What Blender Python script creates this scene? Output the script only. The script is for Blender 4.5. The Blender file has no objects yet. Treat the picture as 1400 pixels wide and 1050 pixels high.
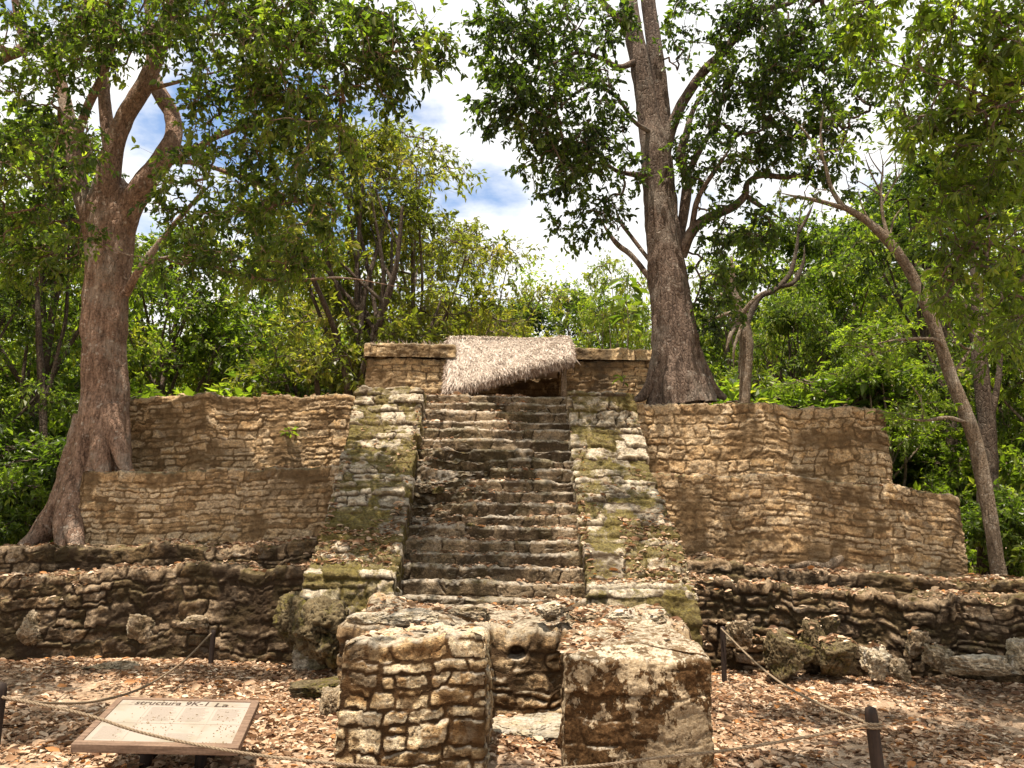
import bpy, bmesh, math, random
import numpy as np
from mathutils import Matrix, Vector

# ------------------------------------------------------------------ camera, sky, sun, exposure
SC = bpy.context.scene
COL = SC.collection
FPX = 1052.0                                   # focal length in photo pixels (1400 wide)
PITCH, ROLL, EYE = math.radians(10.5), math.radians(1.0), 1.6
_f = np.array([0, math.cos(PITCH), math.sin(PITCH)])
_r0 = np.array([1.0, 0, 0]); _u0 = np.array([0, -math.sin(PITCH), math.cos(PITCH)])
_r = math.cos(ROLL)*_r0 + math.sin(ROLL)*_u0
_u = -math.sin(ROLL)*_r0 + math.cos(ROLL)*_u0
cam_data = bpy.data.cameras.new('camera')
cam = bpy.data.objects.new('camera', cam_data); COL.objects.link(cam)
cam_data.sensor_width = 36.0; cam_data.lens = 36.0*FPX/1400.0
cam_data.clip_start = 0.05; cam_data.clip_end = 2000
cam.matrix_world = Matrix(((_r[0], _u[0], -_f[0], 0), (_r[1], _u[1], -_f[1], 0), (_r[2], _u[2], -_f[2], EYE), (0, 0, 0, 1)))
SC.camera = cam

SUN_EL, SUN_AZ = math.radians(77), math.radians(28)   # azimuth: sun stands behind the camera, to its left
SKY_STRENGTH, CLOUD_STRENGTH, SUN_STRENGTH, EXPOSURE = 0.11, 0.62, 5.0, 1.08
world = bpy.data.worlds.new('World'); SC.world = world; world.use_nodes = True
sun_data = bpy.data.lights.new('sun', 'SUN'); sun_data.energy = SUN_STRENGTH
sun_data.angle = math.radians(0.55); sun_data.color = (1.0, 0.895, 0.755)
sun = bpy.data.objects.new('sun', sun_data); COL.objects.link(sun)
SUN_TO = Vector((-math.cos(SUN_EL)*math.sin(SUN_AZ), -math.cos(SUN_EL)*math.cos(SUN_AZ), math.sin(SUN_EL)))   # towards the sun
sun.rotation_euler = SUN_TO.to_track_quat('Z', 'Y').to_euler(); sun.location = (-10, -20, 40)

def build_world():
    nt = world.node_tree; N = nt.nodes; L = nt.links; N.clear()
    out = N.new('ShaderNodeOutputWorld')
    sky = N.new('ShaderNodeTexSky'); sky.sky_type = 'NISHITA'; sky.sun_disc = False
    sky.sun_elevation = SUN_EL; sky.sun_rotation = math.atan2(SUN_TO.x, SUN_TO.y)
    b1 = N.new('ShaderNodeBackground'); b1.inputs[1].default_value = SKY_STRENGTH
    L.new(sky.outputs[0], b1.inputs[0])
    tc = N.new('ShaderNodeTexCoord')
    mp = N.new('ShaderNodeMapping'); mp.inputs['Scale'].default_value = (1, 1, 2.2); mp.inputs['Location'].default_value = (0.35, 0.2, 0.1)
    L.new(tc.outputs['Generated'], mp.inputs[0])
    n = N.new('ShaderNodeTexNoise'); n.inputs['Scale'].default_value = 2.6; n.inputs['Detail'].default_value = 7; n.inputs['Roughness'].default_value = .55
    L.new(mp.outputs[0], n.inputs['Vector'])
    cr = N.new('ShaderNodeValToRGB'); cr.color_ramp.elements[0].position = .36; cr.color_ramp.elements[1].position = .46
    L.new(n.outputs[0], cr.inputs[0])
    n2 = N.new('ShaderNodeTexNoise'); n2.inputs['Scale'].default_value = 5.5; n2.inputs['Detail'].default_value = 6
    L.new(mp.outputs[0], n2.inputs['Vector'])
    c2 = N.new('ShaderNodeValToRGB'); c2.color_ramp.elements[0].color = (.94, .955, .97, 1); c2.color_ramp.elements[1].color = (1, .985, .95, 1)
    c2.color_ramp.elements[0].position = .36; c2.color_ramp.elements[1].position = .52
    L.new(n2.outputs[0], c2.inputs[0])
    b2 = N.new('ShaderNodeBackground'); b2.inputs[1].default_value = CLOUD_STRENGTH
    L.new(c2.outputs[0], b2.inputs[0])
    mx = N.new('ShaderNodeMixShader')
    L.new(cr.outputs[0], mx.inputs[0]); L.new(b1.outputs[0], mx.inputs[1]); L.new(b2.outputs[0], mx.inputs[2])
    L.new(mx.outputs[0], out.inputs[0])
build_world()
SC.view_settings.view_transform = 'Standard'; SC.view_settings.look = 'None'
SC.view_settings.exposure = EXPOSURE; SC.view_settings.gamma = 1.0; SC.view_settings.use_curve_mapping = False
SC.render.engine = 'CYCLES'
SC.cycles.max_bounces = 6; SC.cycles.diffuse_bounces = 3; SC.cycles.transmission_bounces = 4; SC.cycles.glossy_bounces = 2
SC.cycles.use_denoising = True

# ------------------------------------------------------------------ geometry of the picture: a pixel and a distance give a point
def P(x, y, Y):
    d = _f + (x-700)/FPX*_r - (y-525)/FPX*_u
    return np.array([0, 0, EYE]) + d*(Y/d[1])
def G(x, y, z=0.0):
    d = _f + (x-700)/FPX*_r - (y-525)/FPX*_u
    return np.array([0, 0, EYE]) + d*((z-EYE)/d[2])

# ------------------------------------------------------------------ noise
def _h(ix, iy, iz, seed):
    h = (ix.astype(np.int64)*374761393 + iy.astype(np.int64)*668265263 + iz.astype(np.int64)*2147483647 + seed*974634777) & 0xFFFFFFFF
    h = ((h ^ (h >> 13))*1274126177) & 0xFFFFFFFF
    h = ((h ^ (h >> 16))*2246822519) & 0xFFFFFFFF
    return ((h ^ (h >> 15)) & 0xFFFFFF)/float(0xFFFFFF)
def vnoise(x, y, z, seed=0):
    x, y, z = np.broadcast_arrays(np.asarray(x, float), np.asarray(y, float), np.asarray(z, float))
    x0, y0, z0 = np.floor(x), np.floor(y), np.floor(z)
    fx, fy, fz = x-x0, y-y0, z-z0
    fx, fy, fz = [t*t*t*(t*(t*6-15)+10) for t in (fx, fy, fz)]
    r = 0
    for i in (0, 1):
        for j in (0, 1):
            for k in (0, 1):
                w = (fx if i else 1-fx)*(fy if j else 1-fy)*(fz if k else 1-fz)
                r = r + w*_h(x0+i, y0+j, z0+k, seed)
    return r*2-1
def fbm(x, y, z=0.0, o=4, seed=0, g=.5):
    a, s, r = 1.0, 1.0, 0.0
    for i in range(o):
        r = r + a*vnoise(np.asarray(x)*s+i*17.3, np.asarray(y)*s-i*9.1, np.asarray(z)*s+i*3.7, seed+i)
        a *= g; s *= 2.03
    return r
def sstep(a, b, x):
    t = np.clip((x-a)/(b-a), 0, 1); return t*t*(3-2*t)
def unit(v):
    return v/np.maximum(np.linalg.norm(v, axis=-1, keepdims=True), 1e-9)

# ------------------------------------------------------------------ objects
def mesh(name, V, faces, attrs=None, smooth=True, mids=None):
    """faces: list of int arrays (n,k)"""
    me = bpy.data.meshes.new(name)
    V = np.ascontiguousarray(V, dtype=np.float32)
    me.vertices.add(len(V)); me.vertices.foreach_set('co', V.ravel())
    faces = [np.asarray(f, dtype=np.int32) for f in faces if len(f)]
    loops = np.concatenate([f.ravel() for f in faces])
    tot = np.concatenate([np.full(len(f), f.shape[1], np.int32) for f in faces])
    start = np.concatenate([[0], np.cumsum(tot)[:-1]]).astype(np.int32)
    me.loops.add(len(loops)); me.loops.foreach_set('vertex_index', loops)
    me.polygons.add(len(tot)); me.polygons.foreach_set('loop_start', start)
    me.polygons.foreach_set('use_smooth', np.full(len(tot), smooth, dtype=bool))
    for k, a in (attrs or {}).items():
        at = me.attributes.new(k, 'FLOAT', 'POINT'); at.data.foreach_set('value', np.ascontiguousarray(a, dtype=np.float32))
    if mids is not None: me.polygons.foreach_set('material_index', np.asarray(mids, dtype=np.int32))
    me.update(calc_edges=True)
    return me
def tag(o, label=None, cat=None, group=None, kind=None):
    if label: o['label'] = label
    if cat: o['category'] = cat
    if group: o['group'] = group
    if kind: o['kind'] = kind
    return o
def thing(name, label, cat, loc=(0, 0, 0), group=None):
    o = bpy.data.objects.new(name, None); COL.objects.link(o)
    o.location = [float(v) for v in loc]; o.empty_display_size = .2
    return tag(o, label, cat, group)
def wloc(o):
    l = np.zeros(3)
    while o is not None:
        l = l + np.array(o.location); o = o.parent
    return l
def part(name, me, mat, parent=None, label=None):
    """me is in world coordinates for a parent that is only translated"""
    o = bpy.data.objects.new(name, me); COL.objects.link(o)
    if parent is not None:
        o.parent = parent; l = wloc(parent)
        if np.abs(l).sum() > 0: me.transform(Matrix.Translation(Vector((-l).tolist())))
    if mat: me.materials.append(mat)
    if label: o['label'] = label
    return o
def solo(name, me, mat, label, cat, loc=None, group=None, kind=None):
    o = bpy.data.objects.new(name, me); COL.objects.link(o)
    if loc is not None:
        me.transform(Matrix.Translation(Vector([-float(v) for v in loc]))); o.location = [float(v) for v in loc]
    me.materials.append(mat)
    return tag(o, label, cat, group, kind)
def merge(parts):
    """[(V, [faces], attrs)] -> one"""
    Vs, F, A, n = [], {}, {}, 0
    for V, fs, at in parts:
        Vs.append(V)
        for f in fs:
            if len(f): F.setdefault(np.asarray(f).shape[1], []).append(np.asarray(f)+n)
        for k, a in at.items(): A.setdefault(k, []).append(a)
        n += len(V)
    return np.concatenate(Vs), [np.concatenate(f) for f in F.values()], {k: np.concatenate(a) for k, a in A.items()}

# ------------------------------------------------------------------ materials
class NT:
    def __init__(s, name):
        s.m = bpy.data.materials.new(name); s.m.use_nodes = True
        s.t = s.m.node_tree; s.t.nodes.clear()
        s.out = s.t.nodes.new('ShaderNodeOutputMaterial')
    def n(s, kind, **kw):
        o = s.t.nodes.new('ShaderNode'+kind)
        for k, v in kw.items():
            if k.startswith('i_'):
                o.inputs[int(k[2:]) if k[2:].isdigit() else k[2:].replace('_', ' ')].default_value = v
            else: setattr(o, k, v)
        return o
    def l(s, a, b): s.t.links.new(a, b)
    def val(s, x, inp):
        if isinstance(x, (int, float)): inp.default_value = x
        elif isinstance(x, tuple): inp.default_value = x if len(x) == 4 else (*x, 1)
        else: s.l(x, inp)
    def noise(s, vec, scale, detail=5, rough=.55, out=0, dist=0.0):
        o = s.n('TexNoise'); o.inputs['Scale'].default_value = scale; o.inputs['Detail'].default_value = detail
        o.inputs['Roughness'].default_value = rough; o.inputs['Distortion'].default_value = dist
        if vec is not None: s.l(vec, o.inputs['Vector'])
        return o.outputs[out]
    def mix(s, f, a, b, mode='MIX'):
        o = s.n('Mix', data_type='RGBA', blend_type=mode)
        s.val(f, o.inputs[0]); s.val(a, o.inputs[6]); s.val(b, o.inputs[7]); return o.outputs[2]
    def math(s, op, a, b=0.0, clamp=False):
        o = s.n('Math', operation=op, use_clamp=clamp); s.val(a, o.inputs[0]); s.val(b, o.inputs[1]); return o.outputs[0]
    def ss(s, x, a, b, lo=0.0, hi=1.0):
        o = s.n('MapRange', interpolation_type='SMOOTHSTEP'); s.val(x, o.inputs[0])
        for i, v in enumerate((a, b, lo, hi)): o.inputs[i+1].default_value = v
        return o.outputs[0]
    def ramp(s, x, pts):
        o = s.n('ValToRGB'); e = o.color_ramp.elements
        while len(e) < len(pts): e.new(.5)
        for el, (p, c) in zip(e, pts): el.position = p; el.color = (*c, 1)
        s.val(x, o.inputs[0]); return o.outputs[0]
    def attr(s, name): return s.n('Attribute', attribute_name=name).outputs['Fac']
    def pos(s): return s.n('NewGeometry').outputs['Position']
    def obj(s): return s.n('TexCoord').outputs['Object']
    def scl(s, vec, v):
        o = s.n('Mapping'); o.inputs['Scale'].default_value = v; s.l(vec, o.inputs[0]); return o.outputs[0]
    def nz(s):
        o = s.n('SeparateXYZ'); s.l(s.n('NewGeometry').outputs['Normal'], o.inputs[0]); return o.outputs[2]
    def bump(s, h, strength, dist):
        o = s.n('Bump'); o.inputs['Strength'].default_value = strength; o.inputs['Distance'].default_value = dist
        s.l(h, o.inputs['Height']); return o.outputs[0]
    def principled(s, col, rough=.9, normal=None, spec=.2, **kw):
        o = s.n('BsdfPrincipled'); s.val(col, o.inputs['Base Color']); s.val(rough, o.inputs['Roughness'])
        o.inputs['Specular IOR Level'].default_value = spec
        if normal is not None: s.l(normal, o.inputs['Normal'])
        return o.outputs[0]
    def done(s, sh): s.l(sh, s.out.inputs[0]); return s.m

def mat_stone(name, stones, mortar, stain=(.05, .04, .03), stain_amt=.5, pale=(.5, .45, .36), pale_amt=.3, moss=(.11, .10, .025), moss_amt=.2,
              top=(.40, .34, .26), top_amt=.6, moss_side=0.0, stain_at=(.48, .66), moss_at=(.46, .60), pits=.8, up_at=(.35, .85)):
    t = NT(name); p = t.obj()
    tone = t.attr('tone'); gro = t.attr('gro')
    c = t.ramp(tone, [(i/(len(stones)-1), s) for i, s in enumerate(stones)])
    fine = t.noise(p, 34, 6, .65); med = t.noise(p, 9, 6, .6); big = t.noise(p, 1.7, 6, .62, dist=.4)
    strat = t.noise(t.scl(p, (3, 3, 22)), 2.0, 5, .6)
    c = t.mix(.55, c, t.ramp(strat, [(.25, (.55, .5, .45)), (.5, (1, 1, 1)), (.75, (1.25, 1.2, 1.1))]), 'MULTIPLY')
    c = t.mix(.9, c, t.ramp(fine, [(.28, (.32, .29, .25)), (.5, (1, 1, 1)), (.7, (1.45, 1.4, 1.3))]), 'MULTIPLY')
    vf = t.noise(p, 95, 4, .7)
    c = t.mix(.8, c, t.ramp(vf, [(.32, (.4, .37, .33)), (.5, (1, 1, 1)), (.68, (1.4, 1.36, 1.3))]), 'MULTIPLY')
    pf = t.math('MULTIPLY', t.ss(med, .53, .66), t.math('MULTIPLY', t.ss(t.noise(p, 2.6, 4), .42, .6), pale_amt))
    c = t.mix(pf, c, pale)
    c = t.mix(t.ss(gro, .0, 1.0, 1.0, 0.0), c, t.mix(t.ss(med, .4, .65), mortar, tuple(v*1.7 for v in mortar)))
    sf = t.math('MULTIPLY', t.ss(t.math('ADD', big, t.math('ADD', t.math('MULTIPLY', t.math('SUBTRACT', med, .5), .6), t.math('MULTIPLY', t.math('SUBTRACT', .5, tone), .16))), *stain_at), stain_amt)
    c = t.mix(sf, c, stain)
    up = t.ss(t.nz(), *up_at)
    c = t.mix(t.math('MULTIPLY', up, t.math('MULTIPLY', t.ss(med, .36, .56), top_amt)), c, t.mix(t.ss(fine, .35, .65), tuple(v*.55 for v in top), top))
    mo = t.math('MULTIPLY', t.ss(t.math('ADD', t.noise(p, 2.3, 5, .6), t.math('ADD', t.math('MULTIPLY', t.math('SUBTRACT', fine, .5), .35), t.math('MULTIPLY', t.math('SUBTRACT', .5, tone), .30))), *moss_at), t.math('MULTIPLY', t.math('ADD', t.math('MULTIPLY', up, 1-moss_side), moss_side), moss_amt))
    c = t.mix(mo, c, t.mix(t.ss(fine, .35, .65), tuple(v*.45 for v in moss), tuple(v*1.25 for v in moss)))
    vor = t.n('TexVoronoi', feature='F1'); vor.inputs['Scale'].default_value = 30; t.l(t.scl(p, (1, 1, 1.6)), vor.inputs['Vector'])
    pit = t.ss(vor.outputs[0], .08, .30)
    pk = t.ss(t.noise(p, 5, 4), .45, .62)
    c = t.mix(t.math('MULTIPLY', t.math('SUBTRACT', 1.0, pit), t.math('MULTIPLY', pk, pits)), c, (.03, .02, .012))
    h = t.math('ADD', t.math('MULTIPLY', fine, 1.0), t.math('ADD', t.math('MULTIPLY', pit, .35), t.math('MULTIPLY', med, 1.2)))
    h = t.math('ADD', h, t.math('MULTIPLY', vf, .6))
    return t.done(t.principled(c, .95, t.bump(h, 1.0, .024), .12))

def mat_leaf(name, ramp, trans=.5, tcol=(2.0, 2.35, .65), rnd=.25):
    t = NT(name)
    tone = t.attr('tone'); r = t.n('ObjectInfo').outputs['Random']
    x = t.math('ADD', tone, t.math('MULTIPLY', t.math('SUBTRACT', r, .5), rnd), True)
    c = t.ramp(x, ramp)
    tc = t.mix(1.0, c, tcol, 'MULTIPLY')
    pr = t.principled(c, .38, None, .45)
    tr = t.n('BsdfTranslucent'); t.l(tc, tr.inputs[0])
    mx = t.n('MixShader'); mx.inputs[0].default_value = trans
    t.l(pr, mx.inputs[1]); t.l(tr.outputs[0], mx.inputs[2])
    return t.done(mx.outputs[0])

def mat_bark(name, a, b, c3, scale=1.0, lichen=(.3, .27, .22), lich=.4):
    t = NT(name); p = t.obj()
    st = t.noise(t.scl(p, (7*scale, 7*scale, 1.6*scale)), 2.0, 7, .65, dist=.6)
    fine = t.noise(p, 30*scale, 5, .6); big = t.noise(p, 1.6*scale, 5, .6)
    c = t.ramp(st, [(.3, a), (.5, b), (.72, c3)])
    c = t.mix(.9, c, t.ramp(fine, [(.28, (.35, .32, .3)), (.52, (1, 1, 1)), (.72, (1.45, 1.4, 1.35))]), 'MULTIPLY')
    sp = t.noise(t.scl(p, (16*scale, 16*scale, 9*scale)), 1.0, 5, .65)
    c = t.mix(t.ss(sp, .58, .68, 0, .75), c, tuple(v*.55 for v in a))
    c = t.mix(t.math('MULTIPLY', t.ss(big, .5, .66), lich), c, lichen)
    c = t.mix(t.math('MULTIPLY', t.ss(t.noise(p, 11*scale, 4), .6, .68), lich), c, tuple(v*1.4 for v in lichen))
    vor = t.n('TexVoronoi', feature='DISTANCE_TO_EDGE'); vor.inputs['Scale'].default_value = 9*scale
    t.l(t.scl(p, (2.0, 2.0, .7)), vor.inputs['Vector'])
    h = t.math('ADD', t.math('MULTIPLY', st, 1.6), t.math('ADD', t.math('MULTIPLY', fine, .8), t.math('MULTIPLY', t.ss(vor.outputs[0], .0, .12), .5)))
    return t.done(t.principled(c, .9, t.bump(h, .9, .025), .15))

def mat_wood(name, a, b, scale=(3, 40, 40)):
    t = NT(name); p = t.obj()
    st = t.noise(t.scl(p, scale), 1.0, 5, .6); fine = t.noise(p, 60, 4)
    c = t.mix(t.ss(st, .3, .7), a, b)
    c = t.mix(.5, c, t.ramp(fine, [(.3, (.6, .6, .6)), (.6, (1.2, 1.2, 1.2))]), 'MULTIPLY')
    return t.done(t.principled(c, .75, t.bump(st, .5, .006), .25))

def mat_litter():
    t = NT('dry_leaf')
    tone = t.attr('tone')
    c = t.ramp(tone, [(0, (.075, .038, .02)), (.2, (.17, .085, .042)), (.42, (.32, .19, .105)), (.66, (.48, .34, .225)), (.93, (.68, .56, .42)), (.992, (.40, .18, .06))])
    c = t.mix(.5, c, t.ramp(t.noise(t.pos(), 60, 3), [(.3, (.65, .62, .58)), (.65, (1.15, 1.12, 1.1))]), 'MULTIPLY')
    pr = t.principled(c, .65, None, .25)
    tr = t.n('BsdfTranslucent'); t.l(c, tr.inputs[0])
    mx = t.n('MixShader'); mx.inputs[0].default_value = .2
    t.l(pr, mx.inputs[1]); t.l(tr.outputs[0], mx.inputs[2])
    return t.done(mx.outputs[0])

def mat_ground():
    t = NT('forest_floor'); p = t.pos()
    a = t.noise(p, .9, 6, .6); b = t.noise(p, 14, 6, .65); c1 = t.noise(p, 55, 4, .6)
    c = t.ramp(a, [(.35, (.20, .135, .085)), (.5, (.33, .24, .165)), (.66, (.44, .34, .25))])
    c = t.mix(.8, c, t.ramp(b, [(.3, (.5, .45, .4)), (.5, (1, 1, 1)), (.7, (1.35, 1.3, 1.25))]), 'MULTIPLY')
    c = t.mix(.7, c, t.ramp(c1, [(.3, (.55, .5, .45)), (.5, (1, 1, 1)), (.7, (1.3, 1.3, 1.3))]), 'MULTIPLY')
    h = t.math('ADD', t.math('MULTIPLY', b, 1.5), c1)
    return t.done(t.principled(c, .95, t.bump(h, .8, .02), .1))

def mat_plain(name, col, rough=.7, var=.3, scale=25, spec=.3, bump=.3):
    t = NT(name); p = t.obj(); n = t.noise(p, scale, 5, .6)
    c = t.mix(1.0, col, t.ramp(n, [(.3, (1-var,)*3), (.7, (1+var,)*3)]), 'MULTIPLY')
    return t.done(t.principled(c, rough, t.bump(n, bump, .005), spec))

def mat_thatch():
    t = NT('dry_thatch')
    c = t.ramp(t.attr('tone'), [(0, (.11, .07, .05)), (.3, (.32, .235, .185)), (.65, (.55, .47, .40)), (1, (.74, .66, .58))])
    return t.done(t.principled(c, .8, None, .15))

OCHRE = [(.23, .142, .072), (.35, .225, .115), (.46, .31, .165), (.54, .39, .235), (.39, .285, .175), (.60, .465, .305), (.43, .285, .145)]
M = {}
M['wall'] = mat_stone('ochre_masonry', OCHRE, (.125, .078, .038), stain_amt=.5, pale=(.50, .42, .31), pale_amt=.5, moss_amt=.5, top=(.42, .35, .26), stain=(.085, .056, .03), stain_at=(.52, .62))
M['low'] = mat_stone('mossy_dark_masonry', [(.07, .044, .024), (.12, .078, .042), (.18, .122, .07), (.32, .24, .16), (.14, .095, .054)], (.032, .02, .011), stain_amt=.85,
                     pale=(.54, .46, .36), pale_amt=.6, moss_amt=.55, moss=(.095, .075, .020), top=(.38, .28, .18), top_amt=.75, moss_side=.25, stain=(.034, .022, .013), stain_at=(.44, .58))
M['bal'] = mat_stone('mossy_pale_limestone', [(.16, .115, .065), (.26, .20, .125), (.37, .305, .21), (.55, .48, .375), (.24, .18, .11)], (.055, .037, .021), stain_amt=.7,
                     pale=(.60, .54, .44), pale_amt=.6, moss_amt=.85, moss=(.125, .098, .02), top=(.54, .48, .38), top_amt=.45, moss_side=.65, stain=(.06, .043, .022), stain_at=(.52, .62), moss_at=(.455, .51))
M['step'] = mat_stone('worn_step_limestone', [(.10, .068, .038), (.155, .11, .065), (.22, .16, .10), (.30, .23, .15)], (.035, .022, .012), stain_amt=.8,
                      pale=(.46, .40, .31), pale_amt=.45, moss_amt=.5, top=(.54, .46, .36), top_amt=.85, moss_side=.3, moss=(.10, .082, .026), stain=(.04, .027, .015), stain_at=(.45, .58), up_at=(.12, .55))  # pale noses are lichen and wear, plus sun-caught edges put into the colour
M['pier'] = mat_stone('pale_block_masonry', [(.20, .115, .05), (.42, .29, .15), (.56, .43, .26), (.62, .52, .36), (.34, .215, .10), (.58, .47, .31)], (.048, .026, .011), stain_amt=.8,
                      pale=(.62, .54, .40), pale_amt=.5, moss_amt=.1, top=(.62, .53, .41), top_amt=.85, stain=(.085, .045, .018), stain_at=(.46, .57))
M['temple'] = mat_stone('temple_plaster', [(.34, .235, .13), (.43, .31, .175), (.52, .39, .235), (.46, .33, .19)], (.11, .072, .038), stain_amt=.6, pale=(.5, .41, .29), pale_amt=.6,
                        moss_amt=.2, top=(.44, .38, .28))
M['rock'] = mat_stone('weathered_rock', [(.10, .068, .038), (.17, .12, .07), (.25, .185, .115), (.38, .30, .205), (.48, .40, .29)], (.05, .033, .018), stain_amt=.8,
                      pale=(.6, .54, .43), pale_amt=.6, moss_amt=.4, moss=(.10, .085, .024), top=(.50, .42, .31), top_amt=.6, moss_side=.4)
M['shrine'] = mat_stone('brown_rubble_masonry', [(.15, .092, .044), (.23, .15, .077), (.31, .21, .115), (.42, .31, .185), (.26, .17, .09)], (.05, .029, .014), stain_amt=.75, pale=(.58, .50, .37), pale_amt=.5,
                        moss_amt=.25, moss=(.10, .08, .024), top=(.58, .49, .37), top_amt=.8, stain=(.05, .031, .016), stain_at=(.47, .6))
M['palerock'] = mat_stone('bleached_limestone', [(.31, .24, .155), (.43, .35, .24), (.54, .46, .35)], (.1, .07, .045), stain_amt=.75, pale=(.65, .62, .56), pale_amt=.7, moss_amt=.2, top=(.58, .53, .45), top_amt=.6)
M['mossrock'] = mat_stone('mossy_rock', [(.075, .055, .028), (.12, .09, .05), (.18, .14, .08)], (.04, .03, .015), stain_amt=.8, pale=(.4, .37, .3), pale_amt=.3, moss_amt=1.0,
                          moss=(.115, .095, .024), top=(.3, .25, .15), top_amt=.3, moss_side=.6)
def mat_pier_plaster():
    t = NT('flaking_plaster'); p = t.obj()
    med = t.noise(t.scl(p, (1, 1, .7)), 14, 10, .72); fine = t.noise(p, 46, 6, .7); big = t.noise(p, 2.2, 5, .6); vf = t.noise(p, 120, 4, .7)
    br = t.ramp(fine, [(.3, (.028, .015, .007)), (.5, (.085, .045, .018)), (.68, (.18, .10, .045))])
    pl = t.ramp(fine, [(.28, (.19, .125, .065)), (.45, (.40, .30, .185)), (.7, (.58, .47, .32))])
    k = t.math('ADD', med, t.math('MULTIPLY', t.math('SUBTRACT', big, .5), 1.1))
    e = t.ss(k, .495, .515)
    c = t.mix(e, br, pl)
    c = t.mix(.7, c, t.ramp(vf, [(.3, (.45, .42, .38)), (.5, (1, 1, 1)), (.7, (1.35, 1.3, 1.25))]), 'MULTIPLY')
    gro = t.attr('gro'); c = t.mix(t.ss(gro, 0, 1, .55, 0), c, (.055, .03, .013))
    up = t.ss(t.nz(), .35, .8)
    c = t.mix(t.math('MULTIPLY', up, t.ss(fine, .3, .5, .6, .95)), c, t.mix(t.ss(med, .46, .52), (.17, .115, .065), t.ramp(fine, [(.3, (.22, .165, .11)), (.5, (.48, .40, .29)), (.65, (.64, .56, .45))])))
    h = t.math('ADD', t.math('MULTIPLY', e, .8), t.math('ADD', t.math('MULTIPLY', fine, 1.2), med))
    return t.done(t.principled(c, .95, t.bump(h, 1.0, .02), .1))
M['plaster'] = mat_pier_plaster()
GREEN = [(0, (.023, .034, .009)), (.3, (.060, .086, .016)), (.6, (.122, .160, .027)), (.85, (.195, .225, .042)), (1, (.27, .25, .06))]
DARKG = [(0, (.016, .026, .008)), (.35, (.044, .066, .015)), (.7, (.092, .128, .024)), (1, (.18, .20, .042))]
OLIVE = [(0, (.042, .048, .013)), (.35, (.094, .102, .022)), (.7, (.152, .150, .034)), (1, (.23, .18, .06))]
M['leaf_dark'] = mat_leaf('dark_leaf', DARKG, .55)
M['leaf_green'] = mat_leaf('green_leaf', GREEN, .58)
M['leaf_olive'] = mat_leaf('olive_leaf', OLIVE, .58)
M['bark_red'] = mat_bark('reddish_bark', (.085, .052, .035), (.21, .133, .092), (.32, .22, .16), 1.0, (.33, .29, .24), .50)
M['bark_grey'] = mat_bark('grey_brown_bark', (.052, .037, .028), (.125, .088, .066), (.20, .148, .115), 1.0, (.27, .235, .195), .45)
M['bark_pale'] = mat_bark('pale_bark', (.09, .064, .042), (.185, .138, .095), (.28, .215, .155), 1.6, (.38, .34, .28), .4)
M['bark_dark'] = mat_bark('dark_bark', (.03, .022, .016), (.07, .05, .036), (.12, .09, .065), 1.0, (.16, .14, .11), .3)
M['litter'] = mat_litter(); M['ground'] = mat_ground(); M['thatch'] = mat_thatch()
M['post'] = mat_wood('dark_post_wood', (.014, .009, .007), (.038, .023, .016), (40, 40, 3))
M['frame'] = mat_wood('brown_frame_wood', (.11, .068, .045), (.19, .125, .085), (5, 40, 40))
M['rope'] = mat_plain('hemp_rope', (.20, .15, .10), .85, .5, 120, .1)
M['ink'] = mat_plain('faded_ink', (.045, .028, .02), .7, .4, 60)
M['faint'] = mat_plain('faded_print', (.27, .225, .185), .7, .15, 60)
M['speck'] = mat_plain('dirt_specks', (.17, .115, .055), .9, .5, 60)
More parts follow.
